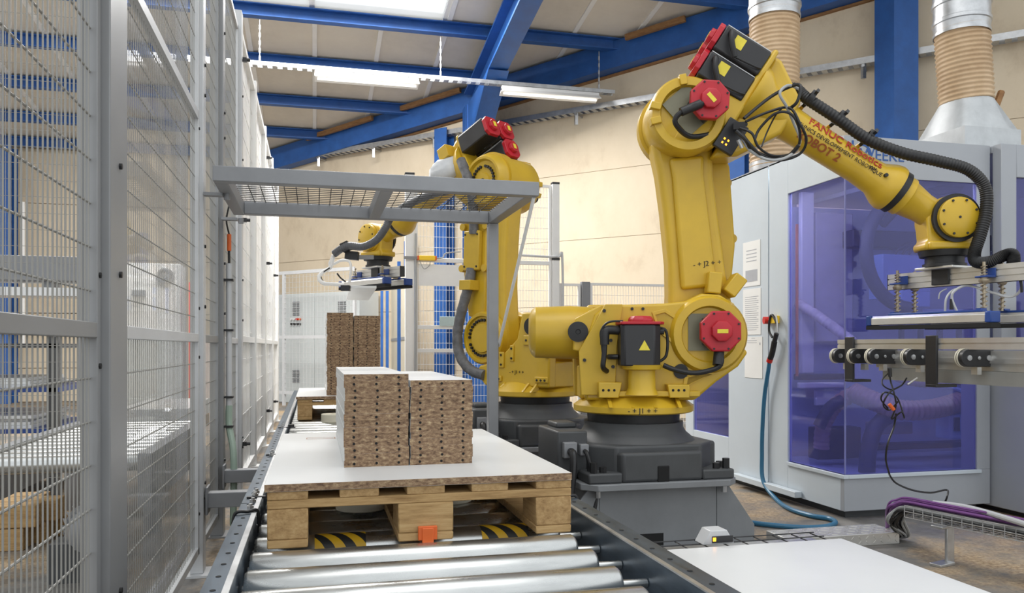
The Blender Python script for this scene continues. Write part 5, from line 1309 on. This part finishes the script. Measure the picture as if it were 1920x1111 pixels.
# neighbouring cabinet on the right, slightly nearer
t = thing('machine_cabinet', 'grey cabinet with blue wave band at the right end of the machine', 'cabinet', (4.3, 4.0, 0))
cxl = 3.60; cyf = 3.36
g = G().box(cxl, 4.9, cyf, 3.84, 0.03, 0.90); g.box(cxl, 3.70, cyf + 0.2, cyf + 0.26, 0.90, MTOP); g.box(3.70, 4.9, cyf + 0.2, cyf + 0.26, 1.82, MTOP); g.box(cxl, 4.9, cyf + 0.26, YI + 0.3, MTOP - 0.04, MTOP)
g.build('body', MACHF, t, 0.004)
G().box(3.70, 4.85, cyf + 0.215, cyf + 0.22, 0.92, 1.82).build('window', VIOLET, t)
G().box(4.87, 4.9, 3.85, YI + 0.1, 0.03, MTOP - 0.045).build('end_wall', MACHF, t)
G().prism([(cxl + 0.004, 0.40), (cxl + 0.07, 0.43), (cxl + 0.3, 0.44), (cxl + 0.3, 0.40), (cxl + 0.08, 0.39), (cxl + 0.004, 0.36)], cyf - 0.001, cyf - 0.0001).build('wave_band', LOGO if False else mat('band_blue', (0.08, 0.28, 0.60), 0.45), t)
G().box(cxl + 0.04, 4.8, cyf + 0.03, 3.8, 0, 0.03).build('plinth', BLK, t)
for k in range(3):
    x = 3.66 + 0.085 * k
    tag(G().box(x, x + 0.075, cyf + 0.02, cyf + 0.06, 0.901, 1.12 + 0.02 * k).build('wood_block', mat('pale_wood', (0.62, 0.44, 0.22), 0.7)), ['shortest', 'middle', 'tallest'][k] + ' pale wood slat standing on the grey cabinet behind the gripper', 'wood', 'pale wood slats on the cabinet')

# exhaust ducts on top
def duct(px, d, r, z0, tilt, label, hopper, ztop):
    base = at(px, 300, d); x, y = base.x, base.y
    t = thing('exhaust_duct', label, 'duct', (x, y, z0))
    if hopper:
        a = 0.20
        g = G(); vs = [(x - a, y - a, MTOP + 0.004), (x + a, y - a, MTOP + 0.004), (x + a, y + a, MTOP + 0.004), (x - a, y + a, MTOP + 0.004)]
        g.box(x - a, x + a, y - a, y + a, MTOP + 0.0045, MTOP + 0.19)
        n = 24; vs = [(x + a * max(-1, min(1, 1.4142 * math.cos(2 * PI * i / n + 0.13))), y + a * max(-1, min(1, 1.4142 * math.sin(2 * PI * i / n + 0.13))), MTOP + 0.19) for i in range(n)] + [(x + r * 0.98 * math.cos(2 * PI * i / n + 0.13), y + r * 0.98 * math.sin(2 * PI * i / n + 0.13), z0) for i in range(n)]
        g.add(vs, [(i, (i + 1) % n, (i + 1) % n + n, i + n) for i in range(n)] + [tuple(range(n, 2 * n))])
        g.build('hopper', mat('dull_hopper', (0.50, 0.52, 0.53), 0.45, 0.3, 0.15, 6), t)
        G().cyl((x + 0.17, y - 0.05, z0 - 0.02), (x + 0.21, y - 0.05, z0 + 0.07), 0.02, 6).build('wing_clip', WOODR, t)
        G().box(x + 0.01, x + a - 0.006, y - a - 0.002, y - a - 0.0005, MTOP + 0.01, MTOP + 0.05).build('dust_patch', WOODR, t)
    n = int((ztop - z0) / 0.0068)
    pts = [Vector((x - tilt * (k / n), y, z0 + (ztop - z0) * k / n)) for k in range(n + 1)]
    G().tube(pts, r, 36, ribs=0.036, smooth=False).build('corrugated_hose', DUCT, t, sharp=100)
    xt = x - tilt
    prof = [(0, r * 1.02), (0.05, r * 1.05), (0.055, r * 1.09), (0.075, r * 1.09), (0.08, r * 1.05), (0.16, r * 1.05), (0.165, r * 1.10), (0.19, r * 1.10), (0.195, r * 1.06), (1.5, r * 1.06)]
    G().lathe((xt, y, ztop - 0.03), (0, 0, 1), prof, 36).build('metal_pipe', ZINC, t, sharp=40)
    G().lathe((xt, y, ztop - 0.045), (0, 0, 1), [(0, r * 1.03), (0, r * 1.06), (0.018, r * 1.06), (0.018, r * 1.03)], 36, close=True).build('hose_band', ZINC, t)
    if not hopper:
        G().lathe((x, y, MTOP + 0.004), (0, 0, 1), [(0, r * 1.2), (0.01, r * 1.2), (0.012, r * 1.02), (z0 - MTOP + 0.03, r * 1.02)], 32).build('collar', ZINC, t)
duct(1812, 4.90, 0.150, CZ + (HOR - 193) / FPX * 4.90, 0.035, 'beige corrugated duct with sheet metal hopper on the machine roof', True, CZ + (HOR - 55) / FPX * 4.9)
duct(1452, 5.15, 0.152, MTOP + 0.05, 0.0, 'beige corrugated duct rising behind the elbow of ROBOT 2', False, CZ + (HOR - 25) / FPX * 5.15)

# papers taped to the side panel
def paper(px0, px1, py0, py1, label, marks, curl=0.0):
    y0, y1 = yl(px1), yl(px0)
    ym = (y0 + y1) / 2
    zz = [on_x((px0 + px1) / 2, p, MX).z for p in (py1, py0)]
    t = G().box(MX - 0.0030, MX - 0.0005, y0, y1, zz[0], zz[1]).build('notice_sheet', PAPER)
    tag(t, label, 'notice')
    h_ = zz[1] - zz[0]; w_ = y1 - y0
    g = G()
    for (f0, f1, a, b_) in marks: g.box(MX - 0.0036, MX - 0.0031, y0 + w_ * f0, y0 + w_ * f1, zz[0] + h_ * a, zz[0] + h_ * b_)
    g.build('print', INK, t)
lines = [(0.12 + 0.1 * (k % 3 == 0), 0.88, 0.10 + 0.045 * k, 0.112 + 0.045 * k) for k in range(17)]
paper(1394, 1426, 452, 536, 'upper white notice with picture taped to the machine side', [(0.15, 0.85, 0.10, 0.36)] + [(0.2, 0.8, 0.55 + 0.08 * k, 0.57 + 0.08 * k) for k in range(4)])
paper(1394, 1427, 541, 627, 'middle white notice full of lines taped to the machine side', lines)
paper(1397, 1430, 631, 708, 'lower white notice with few lines taped to the machine side', [(0.3, 0.85, 0.90, 0.915), (0.3, 0.85, 0.85, 0.862), (0.4, 0.6, 0.96, 0.97), (0.10, 0.16, 0.80, 0.86)])
p = on_x(1449, 600, MX)
t = thing('emergency_stop', 'red mushroom emergency stop on yellow box on machine side', 'switch', (MX, p.y, p.z))
G().box(MX - 0.03, MX - 0.0005, p.y - 0.075, p.y - 0.01, p.z - 0.02, p.z + 0.025).build('box', LAMPY, t, 0.003)
G().cyl((MX - 0.012, p.y + 0.03, p.z), (MX - 0.04, p.y + 0.035, p.z), 0.022, 16).cyl((MX - 0.02, p.y - 0.012, p.z), (MX - 0.02, p.y + 0.03, p.z), 0.01, 10).build('button', mat('stop_red', (0.65, 0.03, 0.02), 0.35), t)
# blow gun with blue hose
p = on_x(1462, 640, MX)
t = thing('blow_gun', 'black air blow gun with blue hose hanging on the machine side', 'blow gun', (MX - 0.03, p.y, p.z - 0.1))
q = lambda px, py, off=0.035: on_x(px, py, MX) + Vector((-off, 0, 0))
G().tube([q(1466, 625), q(1462, 640), q(1460, 655)], 0.014, 10).build('body', BLKM, t)
G().tube([q(1462, 640), q(1458, 660), q(1454, 672)], 0.017, 10).build('grip', BLK, t)
G().tube([q(1466, 605), q(1458, 590), q(1453, 598), q(1452, 620), q(1458, 632)], 0.007, 8).build('hook', BLK, t)
G().tube([q(1467, 622), q(1467, 605), q(1464, 588)], 0.005, 8).build('nozzle', ALU, t)
G().cyl(q(1454, 672), q(1452, 678), 0.018, 12).build('coupling_ring', mat('stop_red', (0, 0, 0)), t)
hz = [q(1453, 672), q(1451, 690), q(1442, 740, 0.03), q(1438, 800, 0.03), q(1437, 850, 0.03), q(1442, 900, 0.04)]
fl_ = [on_z(x, y, 0.014) for x, y in ((1455, 935), (1480, 953), (1520, 966), (1556, 972), (1566, 980), (1545, 987), (1500, 988), (1440, 983), (1400, 978), (1370, 974))]
G().tube(hz + fl_, 0.0125, 10).build('blue_hose', HOSEB, t)

# ================================================================== BELT INFEED UNIT
BX_ = 2.47
t = thing('belt_infeed', 'aluminium beam with row of black belt ends before the violet window', 'conveyor', (BX_ + 0.1, 2.9, 0))
zb_ = CZ + 0.035
G().box(BX_, BX_ + 0.04, 2.15, 3.40, zb_ - 0.045, zb_ - 0.026).box(BX_, BX_ + 0.04, 2.15, 3.40, zb_ - 0.019, zb_).box(BX_ + 0.005, BX_ + 0.035, 2.15, 3.40, zb_ - 0.045, zb_).build('top_beam', ALU, t)
G().box(BX_ + 0.10, BX_ + 0.14, 2.15, 3.25, zb_ - 0.13, zb_ - 0.05).box(BX_ + 0.095, BX_ + 0.145, 2.15, 3.25, zb_ - 0.10, zb_ - 0.08).build('middle_beam', ALU, t)
G().box(BX_ + 0.08, BX_ + 0.16, 2.15, 3.18, zb_ - 0.185, zb_ - 0.131).build('lower_beam', mat('dull_aluminium', (0.42, 0.42, 0.40), 0.5, 0.4), t)
for (yy, k) in ((3.385, 0), (3.255, 1), (3.13, 2), (2.90, 3), (2.60, 4)):
    zc_ = CZ - 0.043; r_ = 0.034
    x0 = BX_ - 0.035; x1 = BX_ + 0.115
    prof = [(x0 + r_ - r_ * math.sin(a), zc_ + r_ * math.cos(a)) for a in [PI * i / 14 for i in range(15)]]
    bl = G().prism([(x1, zc_ + r_)] + prof + [(x1, zc_ - r_)], yy - 0.008, yy + 0.03).build('belt_arm', BLKM, t, 0.002)
    for a, off in ((0.012, 0.0), (0.022, 0.0)):
        pr = [(x0 + r_ - (r_ + 0.003) * math.sin(a_), zc_ + (r_ + 0.003) * math.cos(a_)) for a_ in [PI * i / 14 for i in range(15)]]
        pr2 = [(x0 + r_ - (r_ + 0.0005) * math.sin(a_), zc_ + (r_ + 0.0005) * math.cos(a_)) for a_ in [PI * i / 14 for i in range(15)]]
        G().prism(pr + list(reversed(pr2)), yy + a, yy + a + 0.005).build('belt', CREAM, bl)
    for x, rr in ((x0 + r_, 0.011), (x0 + r_ + 0.045, 0.007), (x1 - 0.025, 0.011)):
        G().lathe((x, yy - 0.008, zc_), (0, -1, 0), [(0, rr), (0.004, rr), (0.005, rr * 0.4)], 14).build('axle', ZINC, bl)
    G().box(x0 + 0.07, x0 + 0.09, yy - 0.01, yy + 0.02, zc_ - 0.065, zc_ - 0.036).build('foot_clip', ALU, bl)
for yy in (3.30, 2.78):
    G().box(BX_ - 0.012, BX_ - 0.001, yy - 0.03, yy + 0.03, zb_ - 0.19, zb_ + 0.012).box(BX_ - 0.012, BX_ + 0.09, yy - 0.03, yy + 0.03, zb_ - 0.20, zb_ - 0.188).build('clamp_bracket', BLKM, t, 0.002)
for yy in (2.2, ):
    G().box(BX_ + 0.03, BX_ + 0.11, yy - 0.04, yy + 0.04, 0.01, zb_ - 0.19).box(BX_ + 0.03, BX_ + 0.15, yy - 0.04, yy + 0.04, zb_ - 0.19, zb_ - 0.183).build('leg', ALU, t)
    G().box(BX_ - 0.05, BX_ + 0.19, yy - 0.12, yy + 0.12, 0, 0.01).build('foot_plate', ALU, t)
# cable tangle below the belts
t = thing('cable_tangle', 'small tangle of black cable with orange plug hanging under belts', 'cable', at(1670, 730, 3.45))
Q = lambda pts, d=3.42: [at(x, y, d + 0.02 * math.sin(i * 2.1)) for i, (x, y) in enumerate(pts)]
for pts, r_ in (([(1668, 697), (1670, 715), (1676, 735), (1680, 760), (1672, 785), (1690, 772), (1695, 782), (1682, 745), (1660, 735), (1652, 748), (1665, 765)], 0.0035),
                ([(1668, 697), (1655, 710), (1656, 722), (1672, 730), (1690, 722), (1700, 708)], 0.003), ([(1700, 708), (1690, 722), (1668, 735), (1656, 758), (1668, 768), (1684, 752)], 0.0035),
                ([(1680, 775), (1676, 800), (1665, 830), (1661, 860), (1668, 890)], 0.004)):
    G().tube(Q(pts), r_, 6).build('cable', BLK, t)
G().tube(Q([(1668, 890), (1680, 905), (1710, 918), (1745, 923), (1775, 918), (1776, 930), (1770, 945)]), 0.004, 6).build('cable', BLK, t)
G().cyl(at(1667, 757, 3.41), at(1676, 768, 3.41), 0.008, 10).build('plug', ORANGE, t, label='orange plug')
G().cyl(at(1702, 720, 3.41), at(1720, 708, 3.41), 0.004, 8).build('sensor_tip', ALU, t)
G().cyl(at(1668, 690, 3.42), at(1669, 706, 3.42), 0.008, 8).build('connector', BLK, t)

# ================================================================== FLOOR CABLES ON THE RIGHT
t = thing('checker_ramp', 'aluminium checker plate cover over cables on the floor', 'cable cover', (2.3, 3.15, 0))
G().box(2.02, 2.60, 3.13, 3.30, 0.0, 0.055).build('cover_plate', ALU, t, 0.003)
g = G()
for i in range(15):
    for j in range(4):
        x = 2.05 + i * 0.038; y = 3.15 + j * 0.042
        d = 1 if (i + j) % 2 else -1
        g.beam((x - 0.012, y - 0.008 * d, 0.0556), (x + 0.012, y + 0.008 * d, 0.0556), 0.006, 0.003)
for i in range(15):
    for j in range(2):
        x = 2.05 + i * 0.038; d = 1 if (i + j) % 2 else -1
        g.beam((x - 0.006, 3.1293, 0.016 + j * 0.022 - 0.006 * d), (x + 0.006, 3.1293, 0.016 + j * 0.022 + 0.006 * d), 0.005, 0.002, up=(0, 1, 0))
g.build('tread_bars', ALU, t, kind='stuff')
ta_, tb_ = on_z(1712, 966, 0.17), on_z(1965, 1018, 0.165)
t = thing('basket_tray', 'wire basket cable tray with purple cables near the cabinet', 'cable tray', (2.7, 2.8, 0))
dv = (tb_ - ta_).normalized(); sv = Vector((dv.y, -dv.x, 0)); n = 14
g = G()
for k in range(n):
    c_ = ta_ + (tb_ - ta_) * k / (n - 1)
    g.cyl(c_ - sv * 0.06, c_ + sv * 0.06, 0.0022, 6); g.cyl(c_ - sv * 0.06, c_ - sv * 0.06 + Vector((0, 0, 0.05)), 0.0022, 6); g.cyl(c_ + sv * 0.06, c_ + sv * 0.06 + Vector((0, 0, 0.05)), 0.0022, 6)
for s_, z_ in ((-0.06, 0), (-0.06, 0.025), (-0.06, 0.05), (0.06, 0), (0.06, 0.025), (0.06, 0.05), (0, 0), (-0.03, 0), (0.03, 0)):
    g.cyl(ta_ + sv * s_ + Vector((0, 0, z_)), tb_ + sv * s_ + Vector((0, 0, z_)), 0.0022, 6)
g.build('wire_basket', ZINC, t, kind='stuff')
sp = ta_ + (tb_ - ta_) * 0.30
g = G().beam((sp.x, sp.y, 0.006), (sp.x, sp.y, 0.165), 0.05, 0.012, up=dv); g.beam(sp - sv * 0.0 - Vector((0, 0, 0.162)), Vector((sp.x, sp.y, 0.006)) + sv * 0.10, 0.05, 0.012); g.beam(Vector((sp.x, sp.y, 0.161)), Vector((sp.x, sp.y, 0.161)) + sv * 0.09, 0.05, 0.010)
g.build('support_bracket', ZINC, t, 0.002)
sp2 = ta_ + (tb_ - ta_) * 0.95
G().beam((sp2.x, sp2.y, 0.0), (sp2.x, sp2.y, 0.165), 0.05, 0.012, up=dv).build('support_bracket', ZINC, t)
# cables lie in the tray and dive to the floor
cb_ = thing('cable_bundle', 'bundle of purple grey and black cables lying in the basket tray', 'cable', (2.5, 3.0, 0.05))
random.seed(3)
for k in range(24):
    o_ = random.uniform(-0.045, 0.045); z_ = (0.05 if k % 4 == 0 else 0.012) + random.uniform(0, 0.03)
    a = ta_ + sv * o_ + Vector((0, 0, z_)); b_ = tb_ + sv * o_ + Vector((0, 0, z_))
    col_ = PURPLE if k % 4 == 0 else (GREYC if k % 3 == 1 else BLK)
    dx = random.uniform(-0.04, 0.06); dy = random.uniform(-0.03, 0.05)
    pts = [b_, a + (b_ - a) * 0.25, a, a - dv * 0.05 + Vector((0, 0, -0.015)), a - dv * 0.09 + Vector((dx * .3, -0.0, -0.07)), Vector((2.64 + dx * .4, 3.16 + dy * .5, 0.03)), Vector((2.61 + dx * .3, 3.22 + dy * .6, 0.012))]
    if col_ is PURPLE: pts = pts[:4] + [a - dv * 0.08 + Vector((0.0, 0.02, -0.05)), Vector((2.63, 3.26, 0.03)), Vector((2.62, 3.34, 0.012))]
    G().tube(pts, random.uniform(0.004, 0.0075), 7).build('cable', col_, cb_)
tag(G().tube([on_z(1750, 942, 0.24), on_z(1800, 948, 0.245), on_z(1850, 960, 0.245), on_z(1935, 986, 0.245)], 0.011, 10).tube([on_z(1935, 986, 0.245), on_z(1935, 986, 0.245) - Vector((0, 0, 0.245))], 0.011, 8, smooth=False).build('cable_pipe', FENCEL), 'pale grey cable pipe running above the basket tray', 'pipe')
# ================================================================== WHITE FENCE BEHIND THE ROBOTS
YF = 7.45
def wpost(x, label, ht, w=0.06, m=None, cap=True):
    t = thing('fence_post', label, 'fence post', (x, YF, 0))
    G().box(x - w / 2, x + w / 2, YF - 0.03, YF + 0.03, 0.008, ht).build('shaft', m or WHITEP, t, 0.003)
    if cap: G().box(x - w / 2 - 0.002, x + w / 2 + 0.002, YF - 0.032, YF + 0.032, ht, ht + 0.02).build('cap', BLKM, t, 0.003)
    G().box(x - 0.06, x + 0.06, YF - 0.06, YF + 0.06, 0, 0.008).build('foot_plate', m or WHITEP, t)
    return t
xa = on_y(768, 500, YF).x; xb = on_y(1041, 400, YF).x; xc = on_y(1097, 560, YF).x
hb = on_y(1041, 342, YF).z; ha = on_y(768, 400, YF).z
wpost(xa, 'white fence post beside the yellow safety switch', hb, 0.085)
tp = wpost(xb, 'tall white fence post with black cap right of the upright robot arm', hb - 0.02, 0.07)
G().box(xb - 0.037, xb + 0.037, YF - 0.036, YF + 0.034, 1.74, 1.76).build('band', BLKM, tp)
hc = on_y(1097, 528, YF).z
wpost(xc, 'short grey fence post between the two low white fence panels', hc, 0.085, STEELG, False)
def white_panel(x0, x1, z0, z1, label, rails=(), pitch=0.052, r=0.0022, vstep=0.2, plate=None):
    t = thing('mesh_fence', label, 'fence panel', ((x0 + x1) / 2, YF, z0))
    g = G()
    for x in (x0 + 0.012, x1 - 0.012): g.box(x - 0.012, x + 0.012, YF - 0.012, YF + 0.012, z0, z1)
    for z in (z0 + 0.012, z1 - 0.012): g.box(x0 + 0.024, x1 - 0.024, YF - 0.012, YF + 0.012, z - 0.012, z + 0.012)
    g.build('frame', WHITEP, t)
    for z in rails: G().box(x0 + 0.024, x1 - 0.024, YF - 0.016, YF + 0.014, z - 0.018, z + 0.018).build('rail', WHITEP, t, 0.002)
    mesh_panel((x0 + 0.02, YF, 0), (x1 - 0.02, YF, 0), z0 + 0.02, z1 - 0.02, pitch, vstep, r).build('wire_mesh', WIREW, t, kind='stuff')
    if plate: G().box(x0 + 0.03, x1 - 0.03, YF - 0.02, YF - 0.015, plate[0], plate[1]).build('white_plate', WHITEP, t)
    return t
zz = lambda y: on_y(820, y, YF).z
xm = on_y(925, 500, YF).x
white_panel(xa + 0.05, xm - 0.01, 0.12, hb - 0.05, 'white mesh gate with white plate behind the upright robot arm', (zz(488), zz(613), zz(657)), plate=(zz(536), zz(496)), pitch=0.03, vstep=0.1, r=0.0018)
white_panel(xm + 0.01, xb - 0.04, 0.12, hb - 0.03, 'white mesh fence panel left of the tall capped post', (zz(488),), pitch=0.03, vstep=0.1, r=0.0018)
white_panel(xb + 0.04, xc - 0.05, 0.12, hc - 0.02, 'low white mesh fence panel between tall post and short grey post', (), pitch=0.03, vstep=0.1, r=0.0018)
xd = on_y(1295, 530, YF).x
white_panel(xc + 0.05, xd, 0.12, hc - 0.01, 'low white mesh fence panel right of the short grey post', (), pitch=0.03, vstep=0.1, r=0.0018)
# safety switch and gate plate
p = on_y(800, 484, YF - 0.03)
t = thing('safety_switch', 'yellow safety switch with cable on the white mesh gate', 'switch', (p.x, YF - 0.05, p.z))
G().box(p.x - 0.075, p.x + 0.075, YF - 0.075, YF - 0.02, p.z - 0.022, p.z + 0.022).build('housing', LAMPY, t, 0.006)
for s in (-1, 1): G().box(p.x + s * 0.078 - 0.012, p.x + s * 0.078 + 0.012, YF - 0.072, YF - 0.025, p.z - 0.02, p.z + 0.02).build('end_cap', ORANGE, t, 0.004)
G().tube([(p.x + 0.09, YF - 0.05, p.z), (p.x + 0.15, YF - 0.05, p.z + 0.01), (p.x + 0.18, YF - 0.045, p.z + 0.05), (p.x + 0.32, YF - 0.04, p.z + 0.07)], 0.006, 8).tube([(p.x - 0.07, YF - 0.05, p.z - 0.02), (p.x - 0.03, YF - 0.06, p.z - 0.10), (p.x + 0.02, YF - 0.06, p.z - 0.07), (p.x + 0.03, YF - 0.05, p.z - 0.03)], 0.004, 8).build('cable', GREYC, t)
G().box(xa - 0.06, p.x - 0.09, YF - 0.06, YF - 0.035, p.z - 0.012, p.z + 0.012).build('bolt_bar', STEELG, t)
p = on_y(836, 602, YF - 0.03)
tag(G().box(p.x - 0.06, p.x + 0.09, YF - 0.035, YF - 0.02, p.z - 0.045, p.z + 0.045).build('lock_plate', mat('pale_mint', (0.50, 0.62, 0.62), 0.5), None, 0.004), 'pale mint lock plate on the white mesh gate', 'lock')
tag(G().tube([(xm, YF - 0.035, zz(473)), (xb - 0.1, YF - 0.035, zz(476)), (xb + 0.02, YF - 0.045, zz(476)), (xb + 0.06, YF - 0.045, zz(490)), (xb + 0.065, YF - 0.045, 0.4)], 0.012, 10).build('cable_conduit', FENCEL), 'grey conduit bent round the tall capped fence post', 'conduit')
tag(G().tube([(xa + 0.05, YF - 0.045, zz(440)), (xa + 0.052, YF - 0.045, zz(560)), (xa + 0.05, YF - 0.045, 0.3)], 0.010, 8).build('post_cable', GREYC), 'grey cable running down the white post by the safety switch', 'cable')

# ================================================================== FAR END: BLUE DOOR FRAME, CABINET, WALL MESH
pw = lambda px, off: wall_at(px) + WN * off
a, b = pw(495, 0.6), pw(546, 0.6)
t = thing('blue_gate', 'beige door in a blue frame with green bar at the far wall', 'door', ((a.x + b.x) / 2, (a.y + b.y) / 2, 0))
dz = CZ + (HOR - 508) / FPX * (a.x * SA + a.y * CA)
ax = (b - a).normalized()
G().beam((b.x, b.y, 0.0), (b.x, b.y, dz), 0.11, 0.11, up=WN).build('post', BLUE, t)
G().beam((a.x, a.y, 0.0), (a.x, a.y, dz), 0.11, 0.11, up=WN).build('post', BLUE, t)
G().beam((a.x, a.y, dz - 0.05), (b.x, b.y, dz - 0.05), 0.11, 0.10).build('top_bar', BLUE, t)
G().beam((a.x, a.y, 0.10), (b.x, b.y, 0.10), 0.13, 0.13).build('bottom_bar', BLUEF, t)
a2, b2 = a + ax * 0.06, b - ax * 0.06
G().beam((a2.x, a2.y, 0.17 + (1.25 - 0.17) / 2), (b2.x, b2.y, 0.17 + (1.25 - 0.17) / 2), 0.04, 1.08).build('door_leaf', DOORB, t)
g = G(); 
for z in (1.25, dz - 0.12): g.beam((a2.x, a2.y, z), (b2.x, b2.y, z), 0.045, 0.05)
g.beam((b2.x, b2.y, 0.17), (b2.x, b2.y, dz - 0.1), 0.05, 0.05, up=WN)
g.build('door_rail', WHITEP, t)
mesh_panel((a2.x, a2.y, 0), (b2.x, b2.y, 0), 1.27, dz - 0.13, 0.06, 0.06, 0.004).build('wire_mesh', mat('tan_wire', (0.45, 0.36, 0.25), 0.6), t, kind='stuff')
zg = CZ - 5 / FPX * 13.4
p0, p1 = a2 + WN * 0.07, b2 + WN * 0.07
G().cyl((p0.x, p0.y, zg), (p1.x, p1.y, zg), 0.03, 10).build('push_bar', GREENP, t, label='green push bar')
G().beam((p1.x, p1.y, zg - 0.08), (p1.x, p1.y, zg + 0.18), 0.06, 0.06).build('latch', CAST, t)
q = pw(541, 0.70); zq = CZ + (HOR - 521) / FPX * (q.x * SA + q.y * CA)
G().beam(q - ax * 0.09 + Vector((0, 0, zq)), q + ax * 0.09 + Vector((0, 0, zq)), 0.05, 0.05).build('red_switch', mat('stop_red', (0, 0, 0)), t)
# wall panels of mesh
t = thing('mesh_screen', 'wide fine mesh screen standing before the far wall and cabinet', 'mesh screen', (pw(640, 1.0).x, pw(640, 1.0).y, 0))
a, b = pw(555, 1.05), pw(752, 1.05)
zt = CZ + (HOR - 515) / FPX * 12.6
g = G()
for p in (a, a + (b - a) * 0.37, b): g.beam((p.x, p.y, 0), (p.x, p.y, zt), 0.04, 0.04, up=WN)
for z in (0.2, CZ + 0.15, zt): g.beam((a.x, a.y, z), (b.x, b.y, z), 0.03, 0.05)
g.build('frame', FENCEL, t)
mesh_panel((a.x, a.y, 0), (b.x, b.y, 0), 0.2, zt, 0.075, 0.075, 0.0022).build('wire_mesh', FENCEL, t, kind='stuff')
# electrical cabinet
a, b = pw(556, 0.3), pw(716, 0.3)
t = thing('switch_cabinet', 'pale grey electrical cabinet behind the far chipboard stack', 'cabinet', ((a.x + b.x) / 2, (a.y + b.y) / 2, 0))
zt = CZ + (HOR - 548) / FPX * 12.6
ax = (b - a).normalized()
m_ = (a + b) / 2
for s0, s1 in ((a, m_ - ax * 0.004), (m_ + ax * 0.004, b)):
    G().beam((s0.x, s0.y, zt / 2), (s1.x, s1.y, zt / 2), 0.45, zt).build('door', CABG, t, 0.006)
def onface(px, py, off=0.535):
    p = wall_at(px) + WN * off; d = p.x * SA + p.y * CA
    return Vector((p.x, p.y, CZ + (HOR - py) / FPX * d))
for (px, py, w, h) in ((600, 578, 0.16, 0.20), (685, 578, 0.16, 0.20), (600, 705, 0.16, 0.18)):
    c_ = onface(px, py); g = G()
    for k in range(7): g.beam(c_ - ax * w / 2 + Vector((0, 0, h * (k / 6 - 0.5))), c_ + ax * w / 2 + Vector((0, 0, h * (k / 6 - 0.5))), 0.012, 0.016)
    g.build('vent_grille', STEELG, t)
for k, (px, m2_) in enumerate(((593, WHITEP), (598, WHITEP), (603, mat('stop_red', (0, 0, 0))), (608, ORANGE))):
    c_ = onface(px, 598); G().cyl(c_, c_ + WN * 0.03, 0.018, 10).build('push_button', m2_, t)
    c_ = onface(px, 607); G().cyl(c_, c_ + WN * 0.03, 0.016, 10).build('selector', BLK, t)
c_ = onface(569, 524, 0.6); 
t = thing('signal_lamp', 'small red and yellow signal lamp above the pale cabinet', 'lamp', (c_.x, c_.y, zt))
G().cyl((c_.x, c_.y, zt), (c_.x, c_.y, c_.z - 0.03), 0.02, 10).build('stem', FENCEL, t)
G().cyl((c_.x, c_.y, c_.z - 0.03), (c_.x, c_.y, c_.z + 0.02), 0.035, 12).build('yellow_lens', LAMPY, t)
G().cyl((c_.x, c_.y, c_.z + 0.02), (c_.x, c_.y, c_.z + 0.06), 0.035, 12).build('red_lens', mat('stop_red', (0, 0, 0)), t)
# blue poles of the return fence
for k, (px, d, lab) in enumerate(((716, 11.0, 'thin blue pole nearest the far cabinet'), (726, 10.2, 'thin blue pole second from the far cabinet'), (748, 8.9, 'thin blue pole beside the white post with the switch'))):
    p = at(px, 500, d); zt = CZ + (HOR - (545 if k < 2 else 490)) / FPX * d
    tag(G().box(p.x - 0.018, p.x + 0.018, p.y - 0.018, p.y + 0.018, 0, zt).box(p.x - 0.05, p.x + 0.05, p.y - 0.05, p.y + 0.05, 0, 0.01).build('blue_pole', BLUE), lab, 'pole')
p = at(722, 500, 11.6) + Vector((0.10, 0, 0)); q_ = at(752, 500, 8.7) + Vector((0.10, 0, 0))
t = thing('return_fence', 'beige sheeted return fence beside the thin blue poles', 'fence panel', ((p.x + q_.x) / 2, (p.y + q_.y) / 2, 0))
G().beam((p.x, p.y, 0.9), (q_.x, q_.y, 0.9), 0.02, 1.78).build('sheet', DOORB, t)
G().beam((p.x, p.y, CZ + 0.1), (q_.x, q_.y, CZ + 0.1), 0.03, 0.04).build('rail', STEELG, t)
